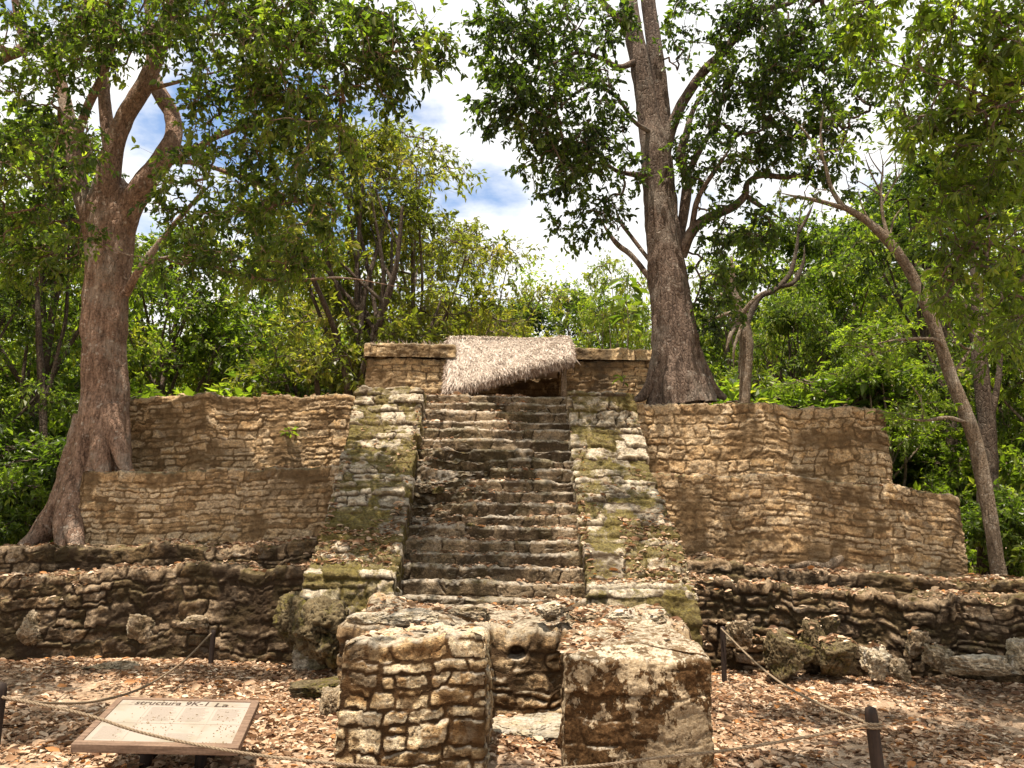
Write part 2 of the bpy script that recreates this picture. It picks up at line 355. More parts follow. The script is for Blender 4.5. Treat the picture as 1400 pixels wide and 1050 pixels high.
# ------------------------------------------------------------------ masonry
def masonry(u, q, seed, ch=(.09, .22), cw=(.16, .5), gap=.014, bulge=.018, depth=.03, wrap=.22, split=.4, fill=.35, warp=1.0, Hmax=3.0, saw=.007, jit=1.0, stepy=0.0, layer=.006, goff=0.0, crisp=.010, rocky=1.0):
    """u along the wall, q down from the top edge (negative on the top face): relief, tone and joint mask"""
    rng = np.random.RandomState(seed)
    ui = u + warp*(.05*fbm(u*1.7, q*5, 1.0, 3, seed) + .018*fbm(u*8, q*8, 2.0, 3, seed+5))
    qi = q + warp*(.032*fbm(u*1.1, q*3.0, 3.0, 2, seed+9)*jit + .011*fbm(u*6, q*10, 4.0, 3, seed+12) + .006*fbm(u*24, q*24, 4.5, 2, seed+14))
    b = [-wrap]
    while b[-1] < Hmax: b.append((0 if len(b) == 1 else b[-1]) + ch[0]+(ch[1]-ch[0])*rng.rand()**1.4)
    b = np.array(b); nb = len(b)
    k = np.clip(np.searchsorted(b, qi.ravel())-1, 0, nb-2).reshape(qi.shape)
    ulo, uhi = ui.min()-1, ui.max()+1
    du = np.zeros_like(ui); cid = np.zeros(ui.shape, int); cu = np.zeros_like(ui)
    for i in range(nb-1):
        m = k == i
        if not m.any(): continue
        nmax = int((uhi-ulo)/cw[0]*1.8)+3
        w = cw[0]*(cw[1]/cw[0])**rng.rand(nmax)*np.where(rng.rand(nmax) < .22, .5, 1)
        e = ulo + np.concatenate([[0], np.cumsum(w)])
        x = ui[m]+.25*(qi[m]-b[i])*np.sin(i*5.1); j = np.clip(np.searchsorted(e, x)-1, 0, len(e)-2)
        du[m] = np.minimum(x-e[j], e[j+1]-x); cid[m] = i*997+j; cu[m] = (x-.5*(e[j]+e[j+1]))/np.maximum(e[j+1]-e[j], .05)
    lo, hi = b[k], b[k+1]
    dq = np.minimum(qi-lo, hi-qi)
    fr = lambda a, s_: np.abs(np.modf(np.sin(cid*a+seed*s_)*43758.5453)[0])
    h1, h2, h3 = fr(12.9898, 1.0), fr(78.233, 1.3), fr(39.425, 2.1)
    sp = (h3 < split) & ((hi-lo) > .11)
    mid = lo + (hi-lo)*(.3+.4*h2) + .05*cu*(h1-.5)
    dq = np.where(sp, np.minimum(dq, np.abs(qi-mid)), dq)
    low = sp & (qi > mid)
    h1 = np.where(low, np.modf(h1*7.13)[0], h1); h2 = np.where(low, np.modf(h2*5.77)[0], h2)
    cq = (qi-.5*(lo+hi))/np.maximum(hi-lo, .03)
    d = 1/np.sqrt(1/np.maximum(du, 1e-4)**2+1/np.maximum(dq, 1e-4)**2)
    d = d + .007*fbm(u*19, q*24, 5.0, 3, seed+3) - .5*gap*h3
    gro = sstep(goff, goff+gap, d)
    fl = sstep(.0, .45, fbm(u*1.6, q*1.9, 7.0, 3, seed+21)+fill-.3)
    rel = bulge*(1-np.exp(-np.maximum(d-goff, 0)/crisp)) + gro*(depth*(np.where(h1 < .2, h1*2.5-.5, (h1-.2)*.9-.1)) + .03*(h2-.5)*2*cu + .03*((h1*3) % 1-.5)*2*cq)
    rel = rel*(1-.62*fl) + .6*fl*bulge*.8
    strat = fbm(u*4, q*24, 8.0, 4, seed+31)
    rock = fbm(u*10, q*12, 9.0, 5, seed+41, .6)
    ph = q*17+.4*fbm(u*2.3, q*3, 12., 3, seed+44)+h1*3
    sw = (ph % 1.0); sw = np.where(sw < .82, sw/.82, (1-sw)/.18)          # thin overhanging layers
    ridge = 1-np.abs(fbm(u*3.5, q*5.5, 10.0, 4, seed+51))
    chip = sstep(.25, .55, fbm(u*6, q*8, 14., 3, seed+55))
    rel = rel + (.35+.65*gro)*rocky*(layer*strat+.014*rock)+(.35+.65*gro)*(stepy*cq-saw*sw*(.4+h2)*sstep(-.2, .5, strat)-.016*rocky*chip) + .010*fbm(u*1.6, q*1.6, 11., 2, seed+61) - gro*.02*sstep(.94, 1.0, ridge)
    return rel, np.clip(h2*.85+.08+.22*rock, 0, 1), np.clip(gro*(1-.7*fl)+.0, 0, 1)

def resample(pts, res):
    pts = np.asarray(pts, float); d = np.linalg.norm(np.diff(pts[:, :2], axis=0), axis=1); c = np.concatenate([[0], np.cumsum(d)])
    n = max(int(c[-1]/res), 2); s = np.linspace(0, c[-1], n)
    return np.stack([np.interp(s, c, pts[:, i]) for i in range(pts.shape[1])], 1), s
def smooth1(a, k, closed):
    for _ in range(k):
        if closed: a = .25*np.roll(a, 1, 0)+.5*a+.25*np.roll(a, -1, 0)
        else:
            b = a.copy(); b[1:-1] = .25*a[:-2]+.5*a[1:-1]+.25*a[2:]; a = b
    return a

def wall(name, plan, z0, core, seed, res=.016, batter=.05, rim=.04, closed=False, amp=1.0, topn=.03, topres=None, edge=0.0, tops=None, hook=None, slump=0.0, **kw):
    """plan: [(x,y,ztop)] seen with the outside on the right-hand side; core: (x0,x1,y0,y1) to which the top face runs"""
    pts = list(plan)+([plan[0]] if closed else [])
    p, u = resample(pts, res)
    if closed: p, u = p[:-1], u[:-1]
    p = smooth1(p, 3, closed)
    t = unit((np.roll(p, -1, 0)-np.roll(p, 1, 0))[:, :2]) if closed else unit(np.gradient(p[:, :2], axis=0))
    n2 = np.stack([t[:, 1], -t[:, 0]], 1)
    zt = p[:, 2] + topn*fbm(u*1.1, 0, 0, 3, seed+71) + .5*topn*fbm(u*4.5, 0, 0, 3, seed+72) + edge*np.round(1.5*vnoise(u*2.6, 0, 0, seed+73))/1.5
    H = zt-z0; Hm = H.max()
    nf = max(int(Hm/res), 4); tr = topres or res*1.5
    inner = np.stack([np.clip(p[:, 0], core[0], core[1]), np.clip(p[:, 1], core[2], core[3])], 1)
    D = np.linalg.norm(inner-p[:, :2], axis=1).max(); nt_ = max(int(D/tr), 3)
    rows_p, rows_n, rows_q = [], [], []
    up = np.array([0, 0, 1.0])
    n3 = np.concatenate([n2, np.zeros((len(p), 1))], 1)
    for j in range(nf):
        f = j/(nf-1); z = z0+(H-rim)*f
        pos = np.concatenate([p[:, :2]-n2*(batter*(H-rim)*f)[:, None], z[:, None]], 1)
        rows_p.append(pos); rows_n.append(n3); rows_q.append(H-(H-rim)*f)
    base = rows_p[-1]
    for j in range(1, 4):
        a = math.pi/2*j/3
        pos = base - n3*(rim*(1-math.cos(a)))+up*(rim*math.sin(a))
        rows_p.append(pos); rows_n.append(n3*math.cos(a)+up*math.sin(a)); rows_q.append(rim*(1-j/3)*np.ones(len(p)))
    base = rows_p[-1]
    dist = np.linalg.norm(inner-base[:, :2], axis=1)
    for j in range(1, nt_+1):
        f = j/nt_
        xy = base[:, :2]*(1-f)+inner*f
        z = base[:, 2] if tops is None else base[:, 2]*(1-f)+f*tops
        rows_p.append(np.concatenate([xy, (z*np.ones(len(p)))[:, None]], 1)); rows_n.append(np.tile(up, (len(p), 1))); rows_q.append(-dist*f)
    A = np.stack(rows_p); Nn = np.stack(rows_n); Q = np.stack(rows_q); U = np.tile(u, (len(A), 1))
    if closed: kw['warp'] = kw.get('warp', .6)
    rel, tone, gro = masonry(U, Q, seed, Hmax=Hm+.3, **kw)
    topm = sstep(.0, .12, -Q)
    # the top face: rubble and soil, not courses
    rel = rel*(1-.5*topm) + topm*.03*fbm(A[..., 0]*4, A[..., 1]*4, A[..., 2]*4, 4, seed+81)
    if slump: rel = rel + slump*fbm(A[..., 0]*2.2, A[..., 1]*2.2, A[..., 2]*2.6, 3, seed+91)
    if hook is not None: rel = hook(A, rel)
    V = A + Nn*(rel*amp)[..., None]
    R, Cn = A.shape[:2]; idx = np.arange(R*Cn).reshape(R, Cn)
    if closed: idx = np.concatenate([idx, idx[:, :1]], 1)
    F = np.stack([idx[:-1, :-1], idx[:-1, 1:], idx[1:, 1:], idx[1:, :-1]], -1).reshape(-1, 4)
    return mesh(name, V.reshape(-1, 3), [F], {'tone': tone.ravel(), 'gro': gro.ravel()})

def profile_strip(name, prof, x0, x1, seed, res=.016, side=.5, rim=.04, hook=None, amp=1.0, **kw):
    """a balustrade: profile [(y,z)] from the back top to the foot, x0(s), x1(s) as functions of y; with side faces"""
    pr = np.asarray(prof, float); d = np.linalg.norm(np.diff(pr, axis=0), axis=1); c = np.concatenate([[0], np.cumsum(d)])
    n = int(c[-1]/res); s = np.linspace(0, c[-1], n); y = np.interp(s, c, pr[:, 0]); z = np.interp(s, c, pr[:, 1])
    for _ in range(4):
        y[1:-1] = .25*y[:-2]+.5*y[1:-1]+.25*y[2:]; z[1:-1] = .25*z[:-2]+.5*z[1:-1]+.25*z[2:]
    ty, tz = np.gradient(y), np.gradient(z); l = np.hypot(ty, tz); ny, nz = tz/l, -ty/l     # outward: forward and up
    X0 = np.array([x0(v) for v in y]); X1 = np.array([x1(v) for v in y]); W = (X1-X0).mean()
    ns = int(side/(res*2)); nm = int(W/res)
    cols = [(-side+side*i/ns, 'l') for i in range(ns)] + [(W*i/nm, 'm') for i in range(nm+1)] + [(W+side*(i+1)/ns, 'r') for i in range(ns)]
    A, N, Uc = [], [], []
    for cu, kind in cols:
        if kind == 'm': x = X0+(X1-X0)*cu/W; off = 0
        elif kind == 'l': x = X0; off = -cu
        else: x = X1; off = cu-W
        A.append(np.stack([x*np.ones(n), y-ny*off*.6, z-nz*off], 1))
        e = 1 if kind == 'm' and .03 < cu < W-.03 else (.5 if kind == 'm' else 0)
        sx = -1 if cu < W/2 else 1
        N.append(unit(np.stack([np.full(n, sx*(1-e)), ny*e, nz*e], 1))); Uc.append(np.full(n, cu))
    A = np.stack(A, 1); N = np.stack(N, 1); U = np.stack(Uc, 1); Q = np.tile(s[:, None], (1, len(cols)))
    rel, tone, gro = masonry(U, Q, seed, Hmax=c[-1]+.3, **kw)
    if hook is not None: rel = hook(A, rel)
    V = A+N*(rel*amp)[..., None]
    R, Cn = A.shape[:2]; idx = np.arange(R*Cn).reshape(R, Cn)
    F = np.stack([idx[:-1, :-1], idx[1:, :-1], idx[1:, 1:], idx[:-1, 1:]], -1).reshape(-1, 4)
    return mesh(name, V.reshape(-1, 3), [F], {'tone': tone.ravel(), 'gro': gro.ravel()})

def rock_mesh(name, c, size, seed, rot=0.0, sub=6, rough=.11, planes=11, tilt=0.0):
    bm = bmesh.new(); bmesh.ops.create_icosphere(bm, subdivisions=sub, radius=1)
    V = np.array([v.co for v in bm.verts]); F = np.array([[v.index for v in f.verts] for f in bm.faces]); bm.free()
    rng = np.random.RandomState(seed)
    n = unit(rng.normal(size=(planes, 3))); hgt = rng.uniform(.55, 1.0, planes)
    n = np.concatenate([n, np.eye(3), -np.eye(3)]); hgt = np.concatenate([hgt, np.full(6, .92)])
    dn = V@n.T; r = np.where(dn > .05, hgt/np.maximum(dn, .05), 9.)
    r = -np.log(np.exp(-26*r).sum(1))/26
    W = V*r[:, None]
    nz_ = fbm(W[:, 0]*2.6, W[:, 1]*2.6, W[:, 2]*2.6+seed, 7, seed, .6)
    pit = 1-np.abs(fbm(W[:, 0]*4, W[:, 1]*4, W[:, 2]*4+seed, 4, seed+7))
    W = W + V*(rough*nz_ - rough*1.6*sstep(.82, 1., pit))[:, None]
    W = W*np.array(size)
    ca, sa = math.cos(tilt), math.sin(tilt); W = W@np.array([[1, 0, 0], [0, ca, -sa], [0, sa, ca]]).T
    ca, sa = math.cos(rot), math.sin(rot); W = W@np.array([[ca, -sa, 0], [sa, ca, 0], [0, 0, 1]]).T
    tone = np.clip(.5+.35*nz_, 0, 1)
    return mesh(name, W+np.array(c), [F], {'tone': tone, 'gro': np.ones(len(W))})

# ------------------------------------------------------------------ tubes and leaves
def catmull(pts, step):
    pts = np.asarray(pts, float); n = len(pts)
    if n == 2:
        m = max(int(np.linalg.norm(pts[1, :3]-pts[0, :3])/step), 2); t = np.linspace(0, 1, m)[:, None]; return pts[0]*(1-t)+pts[1]*t
    ext = np.concatenate([[2*pts[0]-pts[1]], pts, [2*pts[-1]-pts[-2]]]); out = []
    for i in range(n-1):
        a, b, c, d = ext[i:i+4]; m = max(int(np.linalg.norm(c[:3]-b[:3])/step), 1)
        t = np.linspace(0, 1, m, endpoint=False)[:, None]
        out.append(.5*((2*b)+(-a+c)*t+(2*a-5*b+4*c-d)*t*t+(-a+3*b-3*c+d)*t**3))
    out.append(pts[-1:]); r = np.concatenate(out)
    if r.shape[1] > 3: r[:, 3] = np.maximum(r[:, 3], .002)
    return r
def tube(pr, seg=8, noise=0.0, seed=0, flare=None, cap=True):
    """pr: (n,4) x,y,z,r"""
    pr = np.asarray(pr, float); p, r = pr[:, :3], pr[:, 3]; n = len(p)
    t = unit(np.gradient(p, axis=0)); ref = np.array([1., 0, 0]) if abs(t[0, 0]) < .8 else np.array([0, 1., 0])
    a = unit(np.cross(t[0], ref)); A = np.zeros((n, 3)); A[0] = a
    for i in range(1, n):
        a = a-t[i]*np.dot(a, t[i]); a = a/max(np.linalg.norm(a), 1e-9); A[i] = a
    B = np.cross(t, A); th = np.arange(seg)*2*math.pi/seg
    rad = r[:, None]*np.ones((1, seg))
    dirs = A[:, None, :]*np.cos(th)[None, :, None]+B[:, None, :]*np.sin(th)[None, :, None]
    if flare is not None: rad = flare(p, th, rad, dirs)
    V = p[:, None, :]+dirs*rad[..., None]
    if noise:
        q = V
        nn = fbm(q[..., 0]*5, q[..., 1]*5, q[..., 2]*2.0, 4, seed)
        n2 = 1-np.abs(fbm(q[..., 0]*13, q[..., 1]*13, q[..., 2]*3.2, 3, seed+4))
        V = V+dirs*(rad*noise*(nn+.35*(n2-.7)))[..., None]
    V = V.reshape(-1, 3); idx = np.arange(n*seg).reshape(n, seg); idx = np.concatenate([idx, idx[:, :1]], 1)
    F = np.stack([idx[:-1, :-1], idx[:-1, 1:], idx[1:, 1:], idx[1:, :-1]], -1).reshape(-1, 4)
    fs = [F]
    if cap:
        V = np.concatenate([V, p[-1:]+t[-1:]*r[-1]*.4]); k = len(V)-1; e = idx[-1]
        fs.append(np.stack([e[:-1], e[1:], np.full(seg, k)], -1))
    return V, fs, {}
def taper(c, f=.4, end=.12):
    """let a bough run out into a thin tip"""
    c = c.copy(); s = np.linspace(0, 1, len(c)); k = np.clip((s-(1-f))/f, 0, 1); c[:, 3] *= 1-(1-end)*k**1.3; return c
def twigs(A, B, ra, rb, rng, bend=.10):
    """many thin 4-sided two-piece tubes"""
    n = len(A); d = B-A; L = np.linalg.norm(d, axis=1, keepdims=True); t = d/np.maximum(L, 1e-6)
    ref = np.where(np.abs(t[:, 2:3]) < .8, np.array([[0, 0, 1.]]), np.array([[1., 0, 0]]))
    a = unit(np.cross(t, ref)); b = np.cross(t, a); mid = (A+B)/2+rng.normal(size=(n, 3))*L*bend
    rows = []
    for c, r in ((A, ra), (mid, .5*(ra+rb)), (B, rb)):
        for th in range(4):
            w = th*math.pi/2
            rows.append(c+(a*math.cos(w)+b*math.sin(w))*np.asarray(r)[:, None])
    V = np.stack(rows, 1).reshape(-1, 3); base = (np.arange(n)*12)[:, None]
    F = []
    for s in (0, 4):
        for th in range(4): F.append(base+np.array([[s+th, s+(th+1) % 4, s+4+(th+1) % 4, s+4+th]]))
    return V, [np.concatenate(F)], {}
def leaves(C, D, N, L, W, tone, six=True, droop=.12, fold=.18):
    n = len(C); D = unit(D); S = unit(np.cross(D, N)); U = np.cross(S, D)
    L = np.asarray(L)[:, None]*np.ones((n, 1)); W = np.asarray(W)[:, None]*np.ones((n, 1))
    tip = C+D*L-U*L*droop
    if six:
        l1 = C+D*L*.28-S*W*.46+U*W*fold; l2 = C+D*L*.66-S*W*.40+U*(W*fold-L*droop*.35)
        r1 = C+D*L*.28+S*W*.46+U*W*fold; r2 = C+D*L*.66+S*W*.40+U*(W*fold-L*droop*.35)
        V = np.stack([C, l1, l2, tip, r2, r1], 1).reshape(-1, 3); b = (np.arange(n)*6)[:, None]
        F = [np.concatenate([b+np.array([[0, 3, 2, 1]]), b+np.array([[0, 5, 4, 3]])])]; k = 6
    else:
        l = C+D*L*.45-S*W*.5+U*W*fold; r = C+D*L*.45+S*W*.5+U*W*fold
        V = np.stack([C, l, tip, r], 1).reshape(-1, 3); b = (np.arange(n)*4)[:, None]
        F = [np.concatenate([b+np.array([[0, 2, 1]]), b+np.array([[0, 3, 2]])])]; k = 4
    return V, F, {'tone': np.repeat(np.clip(tone, 0, 1), k)}

def grow(nodes, centers, rng, r0=.0045, pw=.48, sag=.03):
    """join each leaf cluster to the nearest twig; returns segments and their radii"""
    nodes = np.asarray(nodes); n0 = len(nodes); c = np.asarray(centers)
    d0 = np.full(len(c), 1e9)
    for i in range(0, n0, 200): d0 = np.minimum(d0, np.linalg.norm(c[:, None]-nodes[None, i:i+200], axis=2).min(1))
    c = c[np.argsort(d0)]
    buf = np.zeros((n0+2*len(c), 3)); buf[:n0] = nodes; par = np.full(len(buf), -1); m = n0; ends = []
    for x in c:
        j = int(np.argmin(((buf[:m]-x)**2).sum(1))); L = np.linalg.norm(buf[j]-x)
        mid = .5*(buf[j]+x)+rng.normal(size=3)*.10*L+np.array([0, 0, sag*L])
        buf[m] = mid; par[m] = j; buf[m+1] = x; par[m+1] = m; ends.append(m+1); m += 2
    cnt = np.zeros(m)
    cnt[ends] = 1
    for i in range(m-1, n0-1, -1): cnt[par[i]] += cnt[i]
    ch = np.arange(n0, m); rad = r0*np.maximum(cnt, 1)**pw
    pa = par[ch]; rp = np.where(pa >= n0, np.minimum(rad[pa], rad[ch]*1.25), rad[ch]*1.2)
    e = np.array(ends); dirs = unit(buf[e]-buf[par[e]])
    return (buf[pa], buf[ch], rp, rad[ch]), buf[e], dirs

def foliage(cent, dirs, rng, per, spread, L, W, six=True, tone=(.5, .2), droop=.45, zs=.75):
    n = len(cent); k = rng.poisson(per, n); i = np.repeat(np.arange(n), k)
    off = rng.normal(size=(len(i), 3))*spread*np.array([1, 1, zs])
    C = cent[i]+off
    D = unit(off)*.7+dirs[i]*.35+rng.normal(size=off.shape)*.35; D[:, 2] -= droop
    Nn = rng.normal(size=off.shape)*.55+np.array([0, 0, 1.0])
    tn = rng.normal(tone[0], tone[1]*.7, n)[i]+rng.normal(0, tone[1]*.7, len(i))
    l = np.clip(L*np.exp(rng.normal(0, .28, len(i))), L*.4, L*1.9)
    return leaves(C, D, Nn, l, l*W/L*rng.uniform(.8, 1.2, len(i)), tn, six, .15)

def spray(cent, dirs, rng, nsub, nleaf, sl, L, W, tone=(.5, .2), droop=.35, six=True):
    """each end carries a few fine twigs with leaves set along them"""
    n = len(cent); i = np.repeat(np.arange(n), rng.poisson(nsub, n)); m = len(i)
    d = unit(dirs[i]*.55+rng.normal(size=(m, 3))*.62+np.array([0, 0, -.10])); l = sl*rng.uniform(.55, 1.25, m)
    a = cent[i]-dirs[i]*rng.uniform(0, .12, m)[:, None]; b = a+d*l[:, None]; b[:, 2] -= .12*l
    k = np.repeat(np.arange(m), rng.poisson(nleaf, m)); t = rng.uniform(.2, 1.05, len(k))
    C = a[k]*(1-t[:, None])+b[k]*t[:, None]+rng.normal(size=(len(k), 3))*L*.12
    D = d[k]*.65+rng.normal(size=(len(k), 3))*.6; D[:, 2] -= droop
    Nn = rng.normal(size=C.shape)*.5+np.array([0, 0, 1.])
    tn = rng.normal(tone[0], tone[1]*.8, n)[i][k]+rng.normal(0, tone[1]*.6, len(k))
    ll = np.clip(L*np.exp(rng.normal(0, .28, len(k))), L*.4, L*1.9)
    return (a, b, np.full(m, .0035), np.full(m, .0015)), leaves(C, D, Nn, ll, ll*W/L*rng.uniform(.8, 1.2, len(k)), tn, six, .18)

def crown(root, segs, rng, bark, leafm, bend, lv):
    """leaves and the twigs that carry them: one part with two materials"""
    (Vt, Ft, _), (Vl, Fl, Al) = twigs(*segs, rng, bend), lv
    V, F, A = merge([(Vt, Ft, {'tone': np.zeros(len(Vt))}), (Vl, Fl, Al)])
    nt_ = sum(len(f) for f in Ft); mids = np.ones(sum(len(f) for f in F), int)
    if len(F) == 1: mids[:nt_] = 0
    else:
        o = 0
        for f in F:
            if f.shape[1] == 4: mids[o:o+nt_] = 0
            o += len(f)
    o = part('crown', mesh('crown', V, F, A, False, mids), bark, root); o.data.materials.append(leafm); return o

def blob_points(rng, c, r, n, shell=.45):
    v = unit(rng.normal(size=(n, 3)))*(rng.uniform(0, 1, n)**(1/3.)*(1-shell)+shell*rng.uniform(.75, 1, n))[:, None]
    return np.asarray(c)+v*np.asarray(r)
# ================================================================== SETTING: ground
def gz(x, y):
    return .05*fbm(np.asarray(x)*.5, np.asarray(y)*.5, 0, 3, 301)+.014*fbm(np.asarray(x)*2.5, np.asarray(y)*2.5, 0, 4, 305)
def build_ground():
    def axis(a, b, fine0, fine1, step):
        m = np.arange(fine0, fine1, step); lo = [fine0]; s = step
        while lo[-1] > a: s *= 1.25; lo.append(max(lo[-1]-s, a))
        hi = [fine1]; s = step
        while hi[-1] < b: s *= 1.25; hi.append(min(hi[-1]+s, b))
        return np.concatenate([lo[::-1][:-1], m, hi])
    x = axis(-220, 220, -8.5, 8.5, .05); y = axis(-40, 320, 3.2, 10, .04)
    Xg, Yg = np.meshgrid(x, y); Z = gz(Xg, Yg)+.008*fbm(Xg*9, Yg*9, 0, 3, 309)
    idx = np.arange(Xg.size).reshape(Xg.shape)
    F = np.stack([idx[:-1, :-1], idx[:-1, 1:], idx[1:, 1:], idx[1:, :-1]], -1).reshape(-1, 4)
    me = mesh('ground', np.stack([Xg, Yg, Z], -1).reshape(-1, 3), [F])
    o = bpy.data.objects.new('ground', me); COL.objects.link(o); me.materials.append(M['ground']); o['kind'] = 'structure'
build_ground()

# ================================================================== THE RUIN
pyr = thing('stepped_pyramid', 'ruined stepped stone pyramid with a central staircase and two mossy ramps', 'pyramid', (0, 9.4, 0))
XL, XR = -9.2, 9.2
# lowest terrace, two halves
part('terrace', wall('terrace', [(XL, 9.3, .78), (-6.5, 9.4, .83), (-4.2, 9.38, 1.0), (-2.2, 9.35, 1.08)], -.1, (XL, -2.2, 10.2, 10.2), 11, amp=.95, topn=.04, edge=.04, slump=.022,
     ch=(.10, .30), cw=(.2, .7), gap=.022, fill=.45, res=.014, depth=.05, saw=.004, layer=.003), M['low'], pyr, 'dark lowest terrace wall left of the staircase')
part('terrace', wall('terrace', [(2.0, 9.25, 1.04), (3.0, 9.2, .98), (4.6, 9.0, .86), (6.5, 8.72, .79), (XR, 8.3, .74)], -.1, (2.0, XR, 9.9, 9.9), 12, amp=1.15, topn=.045, edge=.06, slump=.03,
     ch=(.07, .2), cw=(.12, .5), gap=.025, fill=-.35, res=.014, depth=.06, saw=.003, layer=.003), M['low'], pyr, 'rough lowest terrace wall right of the staircase')
part('terrace', wall('terrace', [(XL, 10.05, 1.12), (-6.5, 10.1, 1.17), (-4.2, 10.1, 1.27), (-2.2, 10.1, 1.36)], .6, (XL, -2.2, 11.15, 11.15), 13, amp=1.0, topn=.03, edge=.03, slump=.02,
     ch=(.12, .2), cw=(.25, .7), gap=.02, fill=.1, layer=.003), M['low'], pyr, 'low second step of the terrace left of the staircase')
part('terrace', wall('terrace', [(2.0, 10.1, 1.2), (3.4, 10.05, 1.14), (5.0, 9.85, 1.08), (6.8, 9.6, 1.03), (XR, 9.3, 1.0)], .6, (2.0, XR, 11.15, 11.15), 14, amp=1.0, topn=.03, edge=.03, slump=.02,
     ch=(.12, .2), cw=(.25, .7), gap=.02, fill=.0, layer=.003), M['low'], pyr, 'low second step of the terrace right of the staircase')
# the two tall walls
part('terrace', wall('terrace', [(-6.13, 13.5, 2.2), (-6.15, 11.0, 2.22), (-4.6, 11.0, 2.30), (-2.2, 11.0, 2.44)], .95, (-5.2, -2.2, 12.35, 13.5), 15, topn=.03, edge=.035, slump=.008,
     ch=(.06, .17), cw=(.16, .6), gap=.010, goff=.002, fill=.2, depth=.042, amp=.62, crisp=.006, jit=.6), M['wall'], pyr, 'ochre middle wall left of the staircase')
part('terrace', wall('terrace', [(2.0, 11.0, 2.40), (4.4, 11.0, 2.33), (6.3, 11.0, 2.20), (6.42, 11.0, 2.12), (6.44, 13.5, 2.1)], .95, (2.0, 5.5, 12.35, 13.5), 16, topn=.03, edge=.035, slump=.008,
     ch=(.07, .2), cw=(.18, .65), gap=.010, goff=.002, fill=.25, depth=.042, amp=.62, crisp=.006, jit=.6), M['wall'], pyr, 'ochre middle wall right of the staircase')
part('terrace', wall('terrace', [(-6.22, 15.2, 3.55), (-6.2, 12.2, 3.57), (-4.5, 12.2, 3.59), (-2.2, 12.25, 3.66)], 2.0, (-5.3, -2.2, 13.3, 15.2), 17, topn=.03, edge=.05, slump=.012,
     ch=(.07, .20), cw=(.18, .6), gap=.012, goff=.003, fill=.1, depth=.045, amp=.70, crisp=.006, jit=.6), M['wall'], pyr, 'ochre upper wall left of the staircase')
part('terrace', wall('terrace', [(1.9, 12.4, 3.62), (4.0, 12.25, 3.62), (6.0, 12.2, 3.55), (6.06, 12.2, 3.5), (6.08, 15.2, 3.5)], 2.0, (1.9, 5.3, 13.3, 15.2), 18, topn=.03, edge=.03, slump=.014,
     ch=(.09, .26), cw=(.18, .55), gap=.012, goff=.003, fill=.1, depth=.045, amp=.70, crisp=.006, jit=.8), M['wall'], pyr, 'ochre upper wall right of the staircase')
# fill behind the walls: one sheet for the summit floor
def summit():
    x = np.arange(-5.6, 5.61, .06); y = np.arange(12.7, 19.5, .06); X, Y = np.meshgrid(x, y)
    Z = 3.56+.03*fbm(X*1.5, Y*1.5, 0, 4, 401)+.03*sstep(14, 13.2, Y)
    idx = np.arange(X.size).reshape(X.shape); F = np.stack([idx[:-1, :-1], idx[:-1, 1:], idx[1:, 1:], idx[1:, :-1]], -1).reshape(-1, 4)
    return mesh('summit_floor', np.stack([X, Y, Z], -1).reshape(-1, 3), [F])
part('summit_floor', summit(), M['ground'], pyr)

# staircase: each step a part of the flight
stairs = bpy.data.objects.new('staircase', None); COL.objects.link(stairs); stairs.parent = pyr; stairs['label'] = 'steep central flight of worn stone steps'
STEPS = []
rs = random.Random(5)
for i in range(-4, 19):
    y = 9.42+i*.1775; z = .76+i*.165
    if i > 0: y += rs.uniform(-.02, .02); z += rs.uniform(-.012, .012)
    STEPS.append((y, z))
    x0 = np.interp(y, [9.3, 12.6], [-1.42, -1.56]); x1 = 1.06
    broken = 6 <= i <= 12
    xb = {6: -.55, 7: -.62, 8: -.28, 9: -.30, 10: -.30, 11: -.32, 12: -.62}.get(i, -9)
    def hook(A, rel, xb=xb, i=i, y=y):
        w = .5*(1-np.tanh((A[..., 0]-xb-.03*fbm(A[..., 2]*9, A[..., 1]*9, i, 3, 77))/.025))
        lump = .055*fbm(A[..., 0]*3.2, A[..., 1]*5, A[..., 2]*3.2, 5, 500)+.022*fbm(A[..., 0]*9, A[..., 1]*9, A[..., 2]*9, 3, 510)
        wear = .010*fbm(A[..., 0]*1.6, i*3.3, 0, 4, 520)-.03*sstep(.25, .6, fbm(A[..., 0]*2.6, i*7.7, 0, 3, 523))
        return (rel+wear)*(1-w)+w*(-.05+1.5*lump)
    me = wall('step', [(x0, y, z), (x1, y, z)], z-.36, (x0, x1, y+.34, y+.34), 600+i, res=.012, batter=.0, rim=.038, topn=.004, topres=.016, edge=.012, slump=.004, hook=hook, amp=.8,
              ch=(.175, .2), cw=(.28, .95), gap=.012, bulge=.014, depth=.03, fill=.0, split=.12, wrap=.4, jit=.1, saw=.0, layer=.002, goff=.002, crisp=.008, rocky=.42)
    part('step', me, M['step'], stairs)

